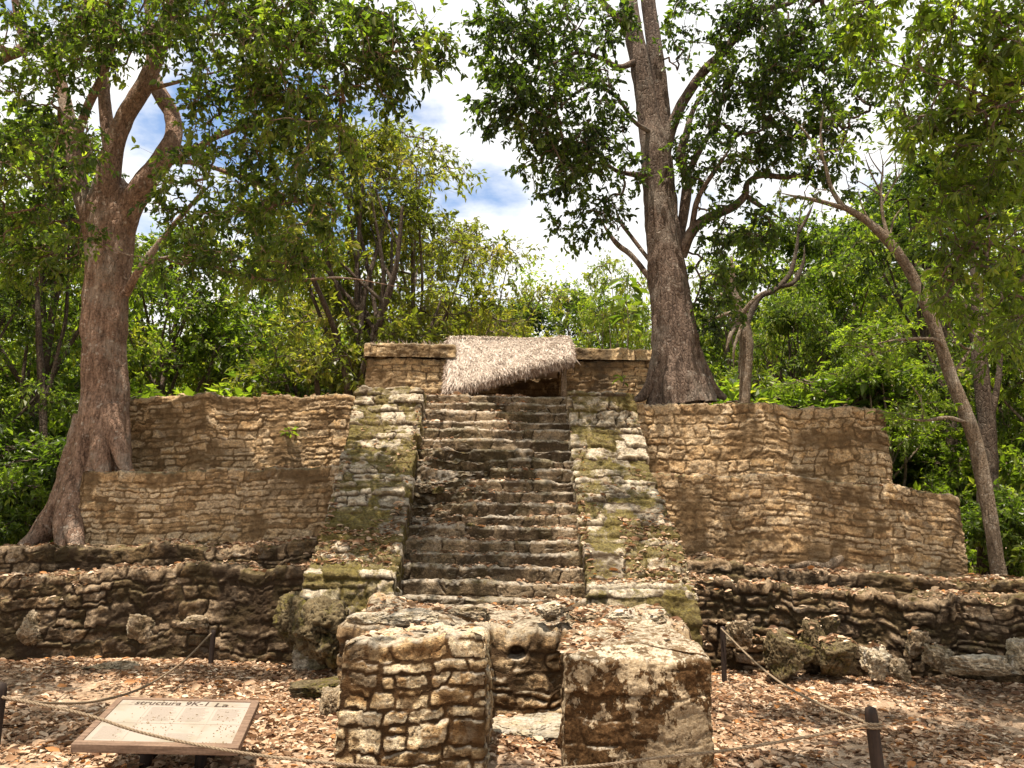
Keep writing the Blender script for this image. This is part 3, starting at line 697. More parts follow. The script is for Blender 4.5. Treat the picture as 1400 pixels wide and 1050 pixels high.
bl = profile_strip('balustrade', [(13.2, 3.70), (12.15, 3.745), (12.0, 3.4), (11.5, 2.85), (9.5, 1.22), (9.32, 1.10), (9.0, 1.03), (8.92, .6), (8.88, -.1)],
                   lambda y: np.interp(y, [8.9, 9.4, 12.1], [-2.33, -2.32, -2.47]), lambda y: np.interp(y, [9.4, 12.1], [-1.31, -1.44]), 31, amp=1.1, ch=(.15, .36), cw=(.24, .6), gap=.014, fill=.3, depth=.05, goff=.004, crisp=.008, side=.75, saw=.004, stepy=.02, split=.35)
part('balustrade', bl, M['bal'], pyr, 'pale mossy ramp left of the staircase')
br = profile_strip('balustrade', [(13.2, 3.70), (12.15, 3.735), (11.95, 3.25), (11.35, 2.55), (9.55, 1.23), (9.4, 1.0), (9.0, .9), (8.88, .6), (8.82, -.1)],
                   lambda y: np.interp(y, [9.2, 12.4], [.94, .92]), lambda y: np.interp(y, [9.4, 12.1], [2.14, 1.955]), 32, amp=1.1, ch=(.15, .36), cw=(.24, .6), gap=.014, fill=.3, depth=.05, goff=.004, crisp=.008, side=.75, saw=.004, stepy=.02, split=.35)
part('balustrade', br, M['bal'], pyr, 'mossy ramp right of the staircase')

# ------------------------------------------------------------------ temple on the summit
tem = thing('ruined_temple', 'low roofless stone temple with moulded tops on the pyramid summit', 'temple', (-1.0, 15, 3.56))
def blockwall(x0, x1, y0, y1, z0, z1, seed, **kw):
    k = dict(ch=(.13, .2), cw=(.2, .45), gap=.012, fill=.7, amp=.8, closed=True, topn=.015, batter=.02); k.update(kw)
    d = min(x1-x0, y1-y0)/2-.02
    return wall('x', [(x0, y0, z1), (x1, y0, z1), (x1, y1, z1), (x0, y1, z1)], z0, (x0+d, x1-d, y0+d, y1-d), seed, res=.02, **kw and k or k)
T0 = P(501, 470, 15.0); T1 = P(619, 470, 15.0)
part('pier', blockwall(T0[0], T1[0], 15.0, 16.6, 3.5, P(560, 490, 15)[2], 41), M['temple'], tem, 'plastered wall block left of the thatch')
part('cornice', blockwall(T0[0]-.03, T1[0]+.04, 14.95, 16.65, P(560, 489, 15)[2]+.003, P(560, 471, 15)[2], 42, ch=(.3, .32), cw=(.2, .45), fill=.3, rim=.03), M['temple'], tem)
R0 = P(768, 478, 15.2); R1 = P(905, 478, 15.2)
part('wall', blockwall(R0[0], R1[0], 15.2, 16.6, 3.5, P(830, 494, 15.2)[2], 43, ch=(.13, .2), fill=.2, amp=1.1), M['temple'], tem, 'bare block wall right of the thatch')
part('cornice', blockwall(R0[0]+.06, R1[0], 15.14, 16.65, P(830, 493, 15.2)[2]+.003, P(830, 477, 15.2)[2], 44, ch=(.3, .32), cw=(.5, .9), fill=.4, rim=.03), M['temple'], tem)
part('back_wall', blockwall(T1[0]-.1, R0[0]+.1, 16.9, 17.5, 3.5, 5.0, 45), M['temple'], tem)

def tufts():
    rng = np.random.RandomState(3); n = 420
    C = np.stack([rng.uniform(T0[0], T1[0]+.1, n), rng.uniform(14.97, 15.5, n), np.full(n, P(560, 471, 15)[2]+.0)], 1)
    D = np.array([0, -.2, .8])+rng.normal(size=(n, 3))*np.array([.7, .7, .5])
    V, F, A = leaves(C, D, rng.normal(size=(n, 3)), rng.uniform(.04, .13, n), rng.uniform(.004, .009, n), rng.normal(.55, .2, n), True, .35)
    o = bpy.data.objects.new('dry_grass', mesh('dry_grass', V, F, A)); COL.objects.link(o); o.data.materials.append(M['thatch'])
    tag(o, 'dry grass growing along the top of the left temple wall', 'grass', None, 'stuff')
tufts()
# thatched shelter over the temple mask
sh = thing('thatched_shelter', 'small shelter with a lopsided dry thatch roof over the temple front', 'shelter', (.2, 15, 3.56))
def thatch():
    rng = np.random.RandomState(8)
    a0, a1 = P(614, 464, 15.9), P(776, 464, 15.9)             # ridge
    e0, e1 = P(611, 534, 14.25), P(781, 490, 14.6)            # eave
    ec = P(712, 506, 14.4)
    def S(u, v):
        u = u[:, None]; v = v[:, None]
        top = a0*(1-u)+a1*u; bot = e0*(1-u)**2+2*u*(1-u)*(2*ec-.5*e0-.5*e1)+e1*u*u
        p = top*(1-v)+bot*v
        sagz = -.05*np.sin(u*math.pi)*np.sin(v*math.pi)+.05*np.exp(-((v)/.08)**2)*0
        p[:, 2:] += sagz + .10*np.sin(v*math.pi)*.6 + .025*fbm(u*5, v*5, 0, 3, 88)
        return p
    parts = []
    # the underlay: a closed slab 10 cm thick
    nu, nv = 60, 40; uu, vv = np.meshgrid(np.linspace(0, 1, nu), np.linspace(0, 1, nv)); top = S(uu.ravel(), vv.ravel())
    bot = top+np.array([0, .06, -.12]); idx = np.arange(nu*nv).reshape(nv, nu)
    Ft = np.stack([idx[:-1, :-1], idx[1:, :-1], idx[1:, 1:], idx[:-1, 1:]], -1).reshape(-1, 4); o = nu*nv
    ring = np.concatenate([idx[0], idx[1:, -1], idx[-1, -2::-1], idx[-2:0:-1, 0]]); rn = np.roll(ring, -1)
    Fs = np.stack([ring, rn, rn+o, ring+o], -1)
    parts.append((np.concatenate([top, bot]), [Ft, Ft[:, ::-1]+o, Fs], {'tone': np.full(2*o, .25)}))
    n = 24000
    u = rng.rand(n); v = np.floor(rng.rand(n)*15)/15+rng.uniform(-.02, .03, n); v = np.clip(v, -.02, .97)
    C = S(np.clip(u, 0, 1), v); d = S(np.clip(u+rng.normal(0, .02, n), 0, 1), v+.06)-C
    D = unit(unit(d)+rng.normal(size=(n, 3))*.11); side = unit(np.cross(D, np.array([0, -.6, .8])))
    Nn = np.cross(side, D); Nn *= np.sign(Nn[:, 2:]+1e-6)
    C = C+Nn*rng.uniform(.005, .07, n)[:, None]
    eave = v > .85
    L = rng.uniform(.11, .28, n)+eave*rng.uniform(0, .10, n)
    V, F, A = leaves(C, D, Nn+rng.normal(size=(n, 3))*.28, L, rng.uniform(.006, .015, n), np.clip(rng.normal(.80, .26, n), 0, 1), True, .08, .1)
    parts.append((V, F, A))
    # the hanging fringe
    n = 4200; u = rng.rand(n); C = S(u, rng.uniform(.9, 1.0, n))+rng.normal(size=(n, 3))*.03+np.array([0, .02, -.03])
    D = unit(np.array([.05, -.35, -1.0])+rng.normal(size=(n, 3))*.22)
    V, F, A = leaves(C, D, rng.normal(size=(n, 3))*.4+np.array([0, -1, .3]), rng.uniform(.06, .22, n), rng.uniform(.008, .016, n), np.clip(rng.normal(.48, .24, n), 0, 1), True, .05, .1)
    parts.append((V, F, A))
    # side verge on the right and left, and the ridge roll
    for (uu_, dx) in ((1.0, .3), (0.0, -.3)):
        n = 1500; v = rng.rand(n); C = S(np.full(n, uu_), v)+rng.normal(size=(n, 3))*.025+np.array([0, 0, -.02])
        D = unit(np.array([dx, -.5, -.7])+rng.normal(size=(n, 3))*.25)
        V, F, A = leaves(C, D, rng.normal(size=(n, 3))*.4+np.array([dx*2, -.5, .6]), rng.uniform(.06, .17, n), rng.uniform(.010, .02, n), np.clip(rng.normal(.5, .22, n), 0, 1), True, .05, .1); parts.append((V, F, A))
    n = 2500; u = rng.rand(n); C = S(u, np.zeros(n))+rng.normal(size=(n, 3))*np.array([.02, .06, .02])
    D = unit(np.stack([rng.normal(0, .5, n), rng.choice([-1, 1], n)*.8, rng.normal(-.3, .25, n)], 1))
    V, F, A = leaves(C, D, rng.normal(size=(n, 3))*.4+np.array([0, 0, 1]), rng.uniform(.10, .2, n), rng.uniform(.012, .024, n), np.clip(rng.normal(.62, .2, n), 0, 1)); parts.append((V, F, A))
    # back slope
    b0, b1 = a0+np.array([0, 1.0, -.55]), a1+np.array([0, 1.0, -.55])
    Vb = np.array([a0, a1, b1, b0, a0-[0, 0, .1], a1-[0, 0, .1], b1-[0, 0, .1], b0-[0, 0, .1]])
    parts.append((Vb, [np.array([[0, 1, 2, 3], [7, 6, 5, 4], [2, 6, 7, 3], [1, 5, 6, 2], [0, 3, 7, 4]])], {'tone': np.full(8, .4)}))
    V, F, A = merge(parts)
    return mesh('roof', V, F, A, False)
part('roof', thatch(), M['thatch'], sh)
def pole(a, b, r, seg=10, noise=.08, seed=0):
    a, b = np.asarray(a), np.asarray(b); t = np.linspace(0, 1, 14)[:, None]; pr = np.concatenate([a*(1-t)+b*t, np.full((14, 1), r)], 1)
    V, F, A = tube(pr, seg, noise, seed); return V, F, A
for (px, py0, py1, Y) in ((771, 540, 497, 14.7), (618, 548, 530, 14.5)):
    b = P(px, py1, Y); a = b.copy(); a[2] = 3.5
    V, F, _ = pole(a, b+np.array([0, 0, .02]), .055); part('post', mesh('post', V, F), M['bark_pale'], sh)
V, F, _ = pole(P(612, 470, 15.9)-np.array([0, 0, .14]), P(778, 470, 15.9)-np.array([0, 0, .14]), .045); part('ridge_pole', mesh('ridge_pole', V, F), M['bark_dark'], sh)

# ------------------------------------------------------------------ shrine in front of the staircase
lp0, lp1 = P(458, 1035, 5.32), P(664, 1035, 5.32)
mL = wall('stone_pier', [(lp0[0], 5.3, .82), (lp1[0], 5.3, .88), (lp1[0]+.02, 6.12, .86), (lp0[0]+.02, 6.12, .80)], -.08, (lp0[0]+.4, lp1[0]-.4, 5.68, 5.74), 51, res=.009, topres=.012, closed=True, batter=.03, rim=.05,
          amp=.72, topn=.015, edge=.02, slump=.008, ch=(.075, .17), cw=(.16, .5), gap=.009, goff=.007, crisp=.005, bulge=.018, depth=.03, fill=-.1, split=.35, jit=.9, saw=.003, layer=.003)
solo('stone_pier', mL, M['pier'], 'squat stone block with rows of pale stones in dark mortar', 'stone block', ((lp0[0]+lp1[0])/2, 5.6, 0), 'stone blocks flanking the small shrine')
rp0, rp1 = P(771, 1033, 5.33), P(977, 1033, 5.33)
mR = wall('stone_pier', [(rp0[0], 5.3, .745), (rp1[0]-.42, 5.3, .745), (rp1[0], 5.34, .78), (rp1[0]-.03, 6.3, .80), (rp1[0]-.14, 7.35, .84), (rp0[0]+.30, 7.35, .80), (rp0[0]+.04, 6.1, .72)], -.08,
          (rp0[0]+.48, rp1[0]-.55, 5.72, 6.85), 52, res=.010, topres=.014, closed=True, batter=.012, rim=.03, amp=.55, topn=.03, edge=.02, slump=.02,
          ch=(.14, .26), cw=(.22, .5), gap=.012, bulge=.018, depth=.03, fill=.5, split=.2, layer=.004, jit=.5, crisp=.006, tops=.80)
solo('stone_pier', mR, M['plaster'], 'longer stone block with flaking plaster and leaves on its top', 'stone block', ((rp0[0]+rp1[0])/2, 6.2, 0), 'stone blocks flanking the small shrine')
def niche(A, rel):
    c = P(706, 893, 6.95)
    d = np.sqrt(((A[..., 0]-c[0])/.085)**2+((A[..., 2]-c[2])/.06)**2+((A[..., 1]-6.95)/.5)**2)
    e = sstep(.35, .75, A[..., 2])*sstep(7.6, 7.0, A[..., 1])
    return rel-.16*sstep(1.1, .6, d)+.07*e*(1+fbm(A[..., 0]*3, A[..., 2]*3, 0, 3, 93))
mB = wall('shrine_wall', [(-1.48, 8.75, .76), (-1.46, 7.1, .73), (-.3, 6.98, .71), (.35, 6.95, .68), (1.6, 7.15, .71), (1.62, 8.75, .76)], -.08, (-1.0, 1.1, 8.7, 8.75), 53, res=.012, topres=.016, batter=.02, rim=.07,
          amp=.9, topn=.05, edge=.06, slump=.03, ch=(.08, .22), cw=(.18, .55), gap=.02, fill=.0, depth=.05, saw=.003, layer=.003, tops=.76, hook=niche)
solo('shrine_wall', mB, M['shrine'], 'crumbling low rubble wall between the two stone blocks and the staircase', 'rubble wall', (0, 7.8, 0))

# loose stones
def stone(px, py, Y, size, seed, label, mat='rock', rot=0., z=None, tilt=0., name='boulder', grp='loose stones at the foot of the ruin', **kw):
    c = P(px, py, Y)
    if z is not None: c[2] = z
    solo(name, rock_mesh(name, c, size, seed, rot, tilt=tilt, **kw), M[mat], label, 'stone', (c[0], c[1], 0), grp)
stone(440, 866, 8.55, (.36, .36, .38), 1, 'big mossy boulder at the foot of the left ramp', 'mossrock', .3, rough=.13)
stone(415, 850, 9.0, (.30, .28, .34), 21, 'mossy boulder half behind the big mossy one', 'mossrock', 1.0, rough=.13)
stone(446, 897, 7.6, (.34, .26, .09), 2, 'flat mossy slab beside the pale stone block', 'mossrock', .2, z=.07)
stone(452, 950, 6.9, (.10, .13, .13), 3, 'small brown squared stone beside the pale stone block', 'rock', .15, z=.10)
stone(1072, 893, 8.75, (.31, .22, .27), 4, 'dark mossy boulder nearest the rope post by the right terrace', 'mossrock', .5, rough=.09)
stone(1143, 897, 8.75, (.29, .22, .23), 5, 'round dark mossy boulder beside the bleached porous one', 'mossrock', 2., rough=.07)
stone(1112, 876, 8.95, (.20, .18, .24), 6, 'upright mossy stone between two larger boulders', 'mossrock', .9, rough=.09)
stone(1130, 856, 9.05, (.14, .12, .14), 16, 'small mossy stone topmost in the boulder heap', 'mossrock', .4, rough=.09)
stone(1199, 907, 8.6, (.18, .15, .17), 7, 'bleached porous boulder at the terrace foot', 'palerock', .4, rough=.13)
stone(1228, 916, 8.55, (.12, .1, .12), 17, 'small grey stone touching the bleached boulder', 'rock', .4)
stone(1282, 900, 8.6, (.21, .17, .17), 8, 'brown boulder between the bleached boulder and the flat slab', 'rock', 1.2)
stone(1255, 880, 8.8, (.15, .12, .15), 18, 'rough brown stone wedged under the right terrace', 'rock', .2)
stone(1347, 912, 8.35, (.40, .25, .13), 9, 'long flat pale slab at the right terrace foot', 'palerock', -.1)
stone(1396, 893, 8.3, (.17, .15, .15), 10, 'pale stone at the end of the flat slab', 'palerock', .7)
stone(150, 905, 8.6, (.30, .16, .09), 11, 'grey wedge of rock among leaves before the left terrace', 'rock', .5, z=.04)
stone(45, 862, 9.42, (.22, .12, .24), 12, 'upright brown rock leaning on the left terrace', 'rock', .5, rough=.1)
stone(195, 858, 9.42, (.17, .08, .22), 13, 'pointed stone set in the left terrace face', 'rock', .5, rough=.1)
stone(268, 850, 9.33, (.20, .09, .08), 14, 'slanting grey stone set in the dark left terrace', 'rock', .1, tilt=.3, rough=.1)
stone(1015, 868, 9.0, (.17, .13, .17), 24, 'brown stone half hidden behind the far right rope post', 'rock', .5)
rs2 = random.Random(9)
for k in range(11):
    i = rs2.randint(5, 10); y0, z0 = STEPS[i+4]; sz = rs2.uniform(.06, .13)
    c = (rs2.uniform(-1.25, -.45), y0+rs2.uniform(.05, .16), z0+sz*.1)
    solo('rubble_stone', rock_mesh('rubble_stone', c, (sz*1.3, sz, sz*.62), 700+k, rs2.random()*3, sub=5, tilt=rs2.uniform(-.2, .2)), M['rock'] if k % 3 else M['mossrock'], 'loose rubble stone lying on the broken side of the staircase', 'stone', c, 'rubble stones on the broken steps')
# slabs lying on the shrine wall
stone(560, 843, 6.95, (.26, .15, .05), 30, 'thin pale slab on the rubble behind the left block', 'palerock', .1, name='stone_slab', grp='loose slabs on the shrine', tilt=.1)
stone(640, 840, 6.85, (.20, .16, .07), 31, 'thick grey slab tilted on the shrine wall', 'rock', -.3, name='stone_slab', grp='loose slabs on the shrine', tilt=-.15)
stone(752, 836, 7.1, (.17, .15, .09), 32, 'bright white stone above the shrine niche', 'palerock', .5, name='stone_slab', grp='loose slabs on the shrine')
stone(790, 846, 7.0, (.19, .14, .05), 33, 'dark slab leaning beside the white stone on the shrine', 'rock', .3, name='stone_slab', grp='loose slabs on the shrine', tilt=.35)
stone(500, 848, 6.7, (.22, .17, .06), 34, 'broken pale slab at the back of the left block', 'palerock', .4, name='stone_slab', grp='loose slabs on the shrine')
stone(868, 846, 7.15, (.27, .2, .09), 35, 'broad slab on the back of the plastered block', 'palerock', .2, name='stone_slab', grp='loose slabs on the shrine')
stone(719, 984, 6.35, (.36, .40, .06), 36, 'flat pale threshold slab between the two stone blocks', 'palerock', .0, z=.05, name='threshold_slab', grp='slabs on the ground')

# ------------------------------------------------------------------ information panel
def panel():
    FL, FR, RR, RL = P(97, 1017, 4.90), P(326, 1022, 4.93), P(355, 957, 5.78), P(163, 955, 5.85)
    RL = RR+(FL-FR)                                   # a true flat board
    nrm = np.cross(FR-FL, RL-FL); nrm /= np.linalg.norm(nrm)
    def B(a, b, h=0.0):
        a, b, h = np.broadcast_arrays(np.asarray(a, float), np.asarray(b, float), np.asarray(h, float))
        a, b, h = a[..., None], b[..., None], h[..., None]
        return FL*(1-a)*(1-b)+FR*a*(1-b)+RR*a*b+RL*(1-a)*b+nrm*h
    def box(a0, a1, b0, b1, h0, h1):
        V = np.array([B(a, b, h) for h in (h0, h1) for b in (b0, b1) for a in (a0, a1)])
        return V, [np.array([[0, 2, 3, 1], [4, 5, 7, 6], [0, 1, 5, 4], [1, 3, 7, 5], [3, 2, 6, 7], [2, 0, 4, 6]])], {}
    root = thing('information_panel', 'faded white information panel in a brown wooden frame on the ground', 'sign', (*((FL+FR+RR+RL)/4)[:2], 0))
    fr = [box(0, 1, 0, .075, -.05, 0), box(0, 1, .955, 1, -.05, 0), box(0, .045, .075, .955, -.05, -.001), box(.945, 1, .075, .955, -.05, -.001)]
    V, F, _ = merge(fr); fo = part('frame', mesh('frame', V, F, None, False), M['frame'], root)
    mb = fo.modifiers.new('edge', 'BEVEL'); mb.width = .004; mb.segments = 2
    t = NT('sun_bleached_print'); p = t.obj(); n1 = t.noise(p, 3.5, 5, .6); n2 = t.noise(p, 40, 4)
    c = t.mix(t.ss(n1, .45, .68), (.295, .25, .21), (.225, .195, .145)); c = t.mix(t.ss(n2, .66, .74), c, (.36, .28, .15))
    t.done(t.principled(c, .45, None, .3))
    V, F, _ = box(.045, .945, .075, .955, -.03, -.008); board = part('board', mesh('board', V, F, None, False), t.m, root)
    # printed columns, lines and the heading
    ln = []
    for a in (.27, .50, .72): ln.append(box(a-.002, a+.002, .08, .84, -.0075, -.0068))
    for b in (.45, .84): ln.append(box(.05, .94, b-.003, b+.003, -.0075, -.0066))
    V, F, _ = merge(ln); part('ruled_line', mesh('ruled_line', V, F, None, False), M['faint'], board)
    rng = np.random.RandomState(4); ln = []
    for (a0, a1, b0, b1) in ((.29, .48, .50, .80), (.52, .70, .50, .80), (.74, .92, .52, .78), (.52, .70, .12, .25), (.08, .25, .12, .36)):
        b = b1
        while b > b0: ln.append(box(a0, a1-rng.uniform(0, .05), b, b+.0045, -.0075, -.0070)); b -= .0165
    V, F, _ = merge(ln); part('lettering', mesh('lettering', V, F, None, False), M['faint'], board)['kind'] = 'stuff'
    sp = []
    for _ in range(170):
        if rng.rand() < .55: a, b = rng.normal(.86, .06), rng.normal(.40, .22)
        else: a, b = rng.normal(.40, .14), rng.normal(.50, .2)
        a, b = min(max(a, .06), .925), min(max(b, .09), .94); s = rng.uniform(.002, .007)
        th = rng.rand()*6.3; k = [(math.cos(th+i*2*math.pi/5)*s*rng.uniform(.5, 1.3), math.sin(th+i*2*math.pi/5)*s*rng.uniform(.6, 1.5)) for i in range(5)]
        V = np.array([B(a+x, b+y, -.0062) for x, y in k]+[B(a, b, -.003)]); sp.append((V, [np.array([[i, (i+1) % 5, 5] for i in range(5)])], {}))
    V, F, _ = merge(sp); part('dirt_speck', mesh('dirt_speck', V, F, None, False), M['speck'], board)['kind'] = 'stuff'
    def text(body, a0, a1, b0, hgt, mat, name):
        cu = bpy.data.curves.new('t', 'FONT'); cu.body = body; cu.size = 1; cu.shear = .12; cu.offset = .012; cu.resolution_u = 3
        o = bpy.data.objects.new('t', cu); COL.objects.link(o); bpy.context.view_layer.update()
        m2 = bpy.data.meshes.new_from_object(o.evaluated_get(bpy.context.evaluated_depsgraph_get())); bpy.data.objects.remove(o); bpy.data.curves.remove(cu)
        v = np.array([x.co for x in m2.vertices]); f4 = [list(q.vertices) for q in m2.polygons]
        v[:, 0] = (v[:, 0]-v[:, 0].min())/(v[:, 0].max()-v[:, 0].min()); v[:, 1] = (v[:, 1])/max(v[:, 1].max(), .01)
        W = B(a0+v[:, 0]*(a1-a0), b0+v[:, 1]*hgt, -.0065); by = {}
        for f in f4: by.setdefault(len(f), []).append(f)
        me = mesh(name, W, [np.array(x) for x in by.values()], None, False); bpy.data.meshes.remove(m2)
        part(name, me, mat, board)
    text('E', .112, .142, .852, .092, M['faint'], 'heading')
    text('structura 9K-1', .150, .655, .852, .092, M['ink'], 'heading')
    text('La', .705, .80, .835, .09, M['ink'], 'heading')
    for a, b in ((.32, .62), (.68, .62), (.3, .88), (.7, .88)):
        q = B(a, b, -.05); c = q.copy(); c[2] = -.1
        V, F, _ = pole(c, q, .04, 8, .05); part('leg', mesh('leg', V, F), M['post'], root)
panel()

# ------------------------------------------------------------------ rope barrier
def rope_post(top, zb, r, label, seed, lean=(0, 0)):
    top = np.asarray(top); b = np.array([top[0]+lean[0], top[1]+lean[1], zb])
    root = thing('rope_post', label, 'post', (b[0], b[1], 0), 'dark wooden rope posts')
    t = np.linspace(0, 1, 26)[:, None]; rr = np.full((26, 1), r); rr[-1] *= .82; rr[-2] *= .97
    V, F, _ = tube(np.concatenate([b*(1-t)+top*t, rr], 1), 20, .05, seed); part('shaft', mesh('shaft', V, F), M['post'], root)
    return top
def ropeline(pts, r=.0052):
    """three strands laid round a hanging line"""
    pr = catmull([(*p, 1) for p in pts], .009)[:, :3]; n = len(pr)
    t = unit(np.gradient(pr, axis=0)); a = unit(np.cross(t, [0, 0, 1.])); b = np.cross(t, a)
    s = np.concatenate([[0], np.cumsum(np.linalg.norm(np.diff(pr, axis=0), axis=1))]); out = []
    for k in range(3):
        w = s/.075*2*math.pi+k*2*math.pi/3
        q = pr+(a*np.cos(w)[:, None]+b*np.sin(w)[:, None])*r*1.05
        out.append(tube(np.concatenate([q, np.full((n, 1), r)], 1), 6))
    V, F, _ = merge(out); return mesh('barrier_rope', V, F)
def hang(a, b, sag, n=9):
    a, b = np.asarray(a), np.asarray(b); t = np.linspace(0, 1, n); return [a*(1-x)+b*x-np.array([0, 0, sag*4*x*(1-x)]) for x in t]
def coil(c, r, turns=2):
    th = np.linspace(0, turns*2*math.pi, 14*turns); return [np.array([c[0]+r*math.cos(q), c[1]+r*math.sin(q), c[2]+.018*q/6.28-.02]) for q in th]
pn = P(1190, 968, 4.70); pl = P(0, 935, 4.90); fl_ = P(292, 862, 9.02); frr = P(988, 857, 8.55)
rope_post(pn, -.2, .036, 'leaning dark rope post in front of the plastered block', 1, (.05, 0))
rope_post(pl, -.2, .042, 'dark rope post at the end of the panel rope', 2)
rope_post(fl_, -.2, .028, 'dark rope post against the left terrace', 3)
rope_post(frr, -.2, .028, 'dark rope post beside the mossy boulders of the right terrace', 4)
def rope(pts, label, loop=None, r=.0052):
    me = ropeline(list(pts)+(coil(loop[0], loop[1]) if loop else []), r*.84)
    solo('barrier_rope', me, M['rope'], label, 'rope', None, 'barrier ropes')
aL = P(3, 953, 4.88); aR = P(1183, 992, 4.68)
mid = [P(110, 975, 4.84), P(200, 1003, 4.80), P(330, 1029, 4.76), P(470, 1045, 4.72), P(640, 1056, 4.68), P(800, 1048, 4.66), P(900, 1036, 4.66), P(985, 1027, 4.66), P(1090, 1010, 4.67)]
rope([aL]+mid+[aR], 'twisted rope sagging across the front of the panel and blocks', ((pn[0]+.01, pn[1], aR[2]), .043), .0056)
rope([P(3, 955, 4.9), P(60, 961, 5.3), P(130, 959, 5.9), P(195, 940, 6.8), P(250, 905, 7.9), P(289, 866, 8.95)], 'rope from the panel side post back to the left terrace', None, .0062)
rope([P(1183, 987, 4.72), P(1120, 962, 5.3), P(1070, 935, 6.2), P(1030, 903, 7.3), P(986, 859, 8.5)], 'rope running back from the leaning post to the right terrace', None, .0054)

# ================================================================== LITTER
def litter(spots, rng, L=.075, lift=.012, jit=.5, curl=.3, tone=(.53, .26)):
    n = len(spots); th = rng.rand(n)*2*math.pi
    D = np.stack([np.cos(th), np.sin(th), rng.normal(0, .22, n)], 1)
    Nn = np.array([0, 0, 1.])+rng.normal(size=(n, 3))*jit*.5
    C = spots.copy(); C[:, 2] += rng.uniform(.2, 1.6, n)*lift; l = np.clip(L*np.exp(rng.normal(-.1, .42, n)), L*.3, L*2)
    C[:, :2] -= D[:, :2]*l[:, None]*.5
    return leaves(C, D, Nn, l, l*rng.uniform(.38, .6, n), np.clip(rng.normal(*tone, n), 0, 1), True, curl*rng.uniform(-.5, 1, n)[:, None] if False else .18, .14)
def ground_litter():
    rng = np.random.RandomState(21)
    n = 150000; Y = rng.uniform(3.6, 10.2, n); X = rng.uniform(-1, 1, n)*(Y*.70+.2)
    dens = .5+.75*fbm(X*.8, Y*.8, 0, 3, 330)+.25*fbm(X*3, Y*3, 0, 2, 333)+.6*sstep(6.5, 9, Y)+.5*sstep(8.3, 9.2, Y)
    dens -= .55*np.exp(-(((X-.1)/2.2)**2+((Y-4.6)/.7)**2))+.3*np.exp(-(((X-2.2)/.9)**2+((Y-5.0)/.8)**2))
    keep = rng.rand(n) < np.clip(dens, .10, 1)*.75
    inp = ((X > lp0[0]-.02) & (X < lp1[0]+.02) & (Y > 5.27) & (Y < 6.15)) | ((X > rp0[0]-.02) & (X < rp1[0]+.02) & (Y > 5.27) & (Y < 7.3)) | ((Y > 9.3) & (np.abs(X) > 2)) | ((Y > 7.0) & (np.abs(X) < 1.6))
    X, Y = X[keep & ~inp], Y[keep & ~inp]
    return litter(np.stack([X, Y, gz(X, Y)], 1), rng, .058, .014, .75)
V, F, A = ground_litter()
o = bpy.data.objects.new('leaf_litter', mesh('leaf_litter', V, F, A)); COL.objects.link(o); o.data.materials.append(M['litter'])
tag(o, 'dry fallen leaves covering the ground before the ruin', 'leaf litter', None, 'stuff')

def twig_litter():
    rng = np.random.RandomState(41); n = 420; Y = rng.uniform(4.4, 9.2, n); X = rng.uniform(-1, 1, n)*(Y*.68)
    th = rng.rand(n)*6.28; l = np.exp(rng.normal(-1.9, .5, n)); A = np.stack([X, Y, gz(X, Y)+.02], 1)
    B = A+np.stack([np.cos(th)*l, np.sin(th)*l, rng.normal(.0, .02, n)], 1)
    k = ~(((X > lp0[0]-.2) & (X < rp1[0]+.2) & (Y > 5.1)))
    r = rng.uniform(.0025, .006, n)[k]; V, F, _ = twigs(A[k], B[k], r, r*.5, rng, .08)
    o = bpy.data.objects.new('twig_litter', mesh('twig_litter', V, F)); COL.objects.link(o); o.data.materials.append(M['bark_pale'])
    tag(o, 'dry twigs scattered among the fallen leaves', 'twigs', None, 'stuff')
twig_litter()
def ruin_litter():
    """leaves dropped straight down on the stonework"""
    rng = np.random.RandomState(22)
    bpy.context.view_layer.update(); dg = bpy.context.evaluated_depsgraph_get()
    out = []
    def area(x0, x1, y0, y1, n, mask=None, nzmin=.55):
        X = rng.uniform(x0, x1, n); Y = rng.uniform(y0, y1, n)
        if mask is not None:
            k = rng.rand(n) < mask(X, Y); X, Y = X[k], Y[k]
        for x, y in zip(X, Y):
            ok, loc, nr, *_ = SC.ray_cast(dg, Vector((x, y, 4.2)), Vector((0, 0, -1)))
            if ok and nr.z > nzmin and loc.z > .3: out.append(loc[:])
    cl = lambda f, s, a, b: (lambda X, Y: sstep(a, b, fbm(X*f, Y*f, 0, 3, s)))
    area(-7, -2.3, 9.4, 11.0, 6500, cl(1.5, 1, -.7, .4)); area(2.1, 7, 8.6, 11.0, 7000, cl(1.5, 2, -.7, .4))
    area(-1.5, 1.0, 9.2, 12.9, 5200, cl(2.0, 3, -.4, .6)); area(-.1, 1.0, 9.3, 10.8, 700, cl(2.0, 33, -.4, .4))
    area(-2.5, -1.4, 9.3, 12.2, 900, cl(2, 4, 0, .6)); area(-2.5, -1.45, 9.3, 9.9, 700)
    area(1.0, 2.3, 9.2, 12.2, 900, cl(2, 5, 0, .6)); area(1.4, 2.3, 9.4, 10.5, 700, cl(2, 55, -.4, .4)); area(1.0, 2.3, 9.15, 9.5, 250)
    area(rp0[0], rp1[0], 5.4, 7.3, 2000, cl(2.5, 6, -.4, .5)); area(-1.6, 1.7, 7.0, 8.8, 2600, cl(2, 7, -.4, .5)); area(lp0[0], lp1[0], 5.5, 6.1, 50)
    area(-6, -2.4, 11.0, 12.9, 900); area(2.1, 6.2, 11.0, 12.9, 900)
    return litter(np.array(out), rng, .066, .012, .9)
V, F, A = ruin_litter()
o = bpy.data.objects.new('fallen_leaves', mesh('fallen_leaves', V, F, A)); COL.objects.link(o); o.data.materials.append(M['litter'])
tag(o, 'dry leaves lying on the steps and ledges of the pyramid', 'leaf litter', None, 'stuff')
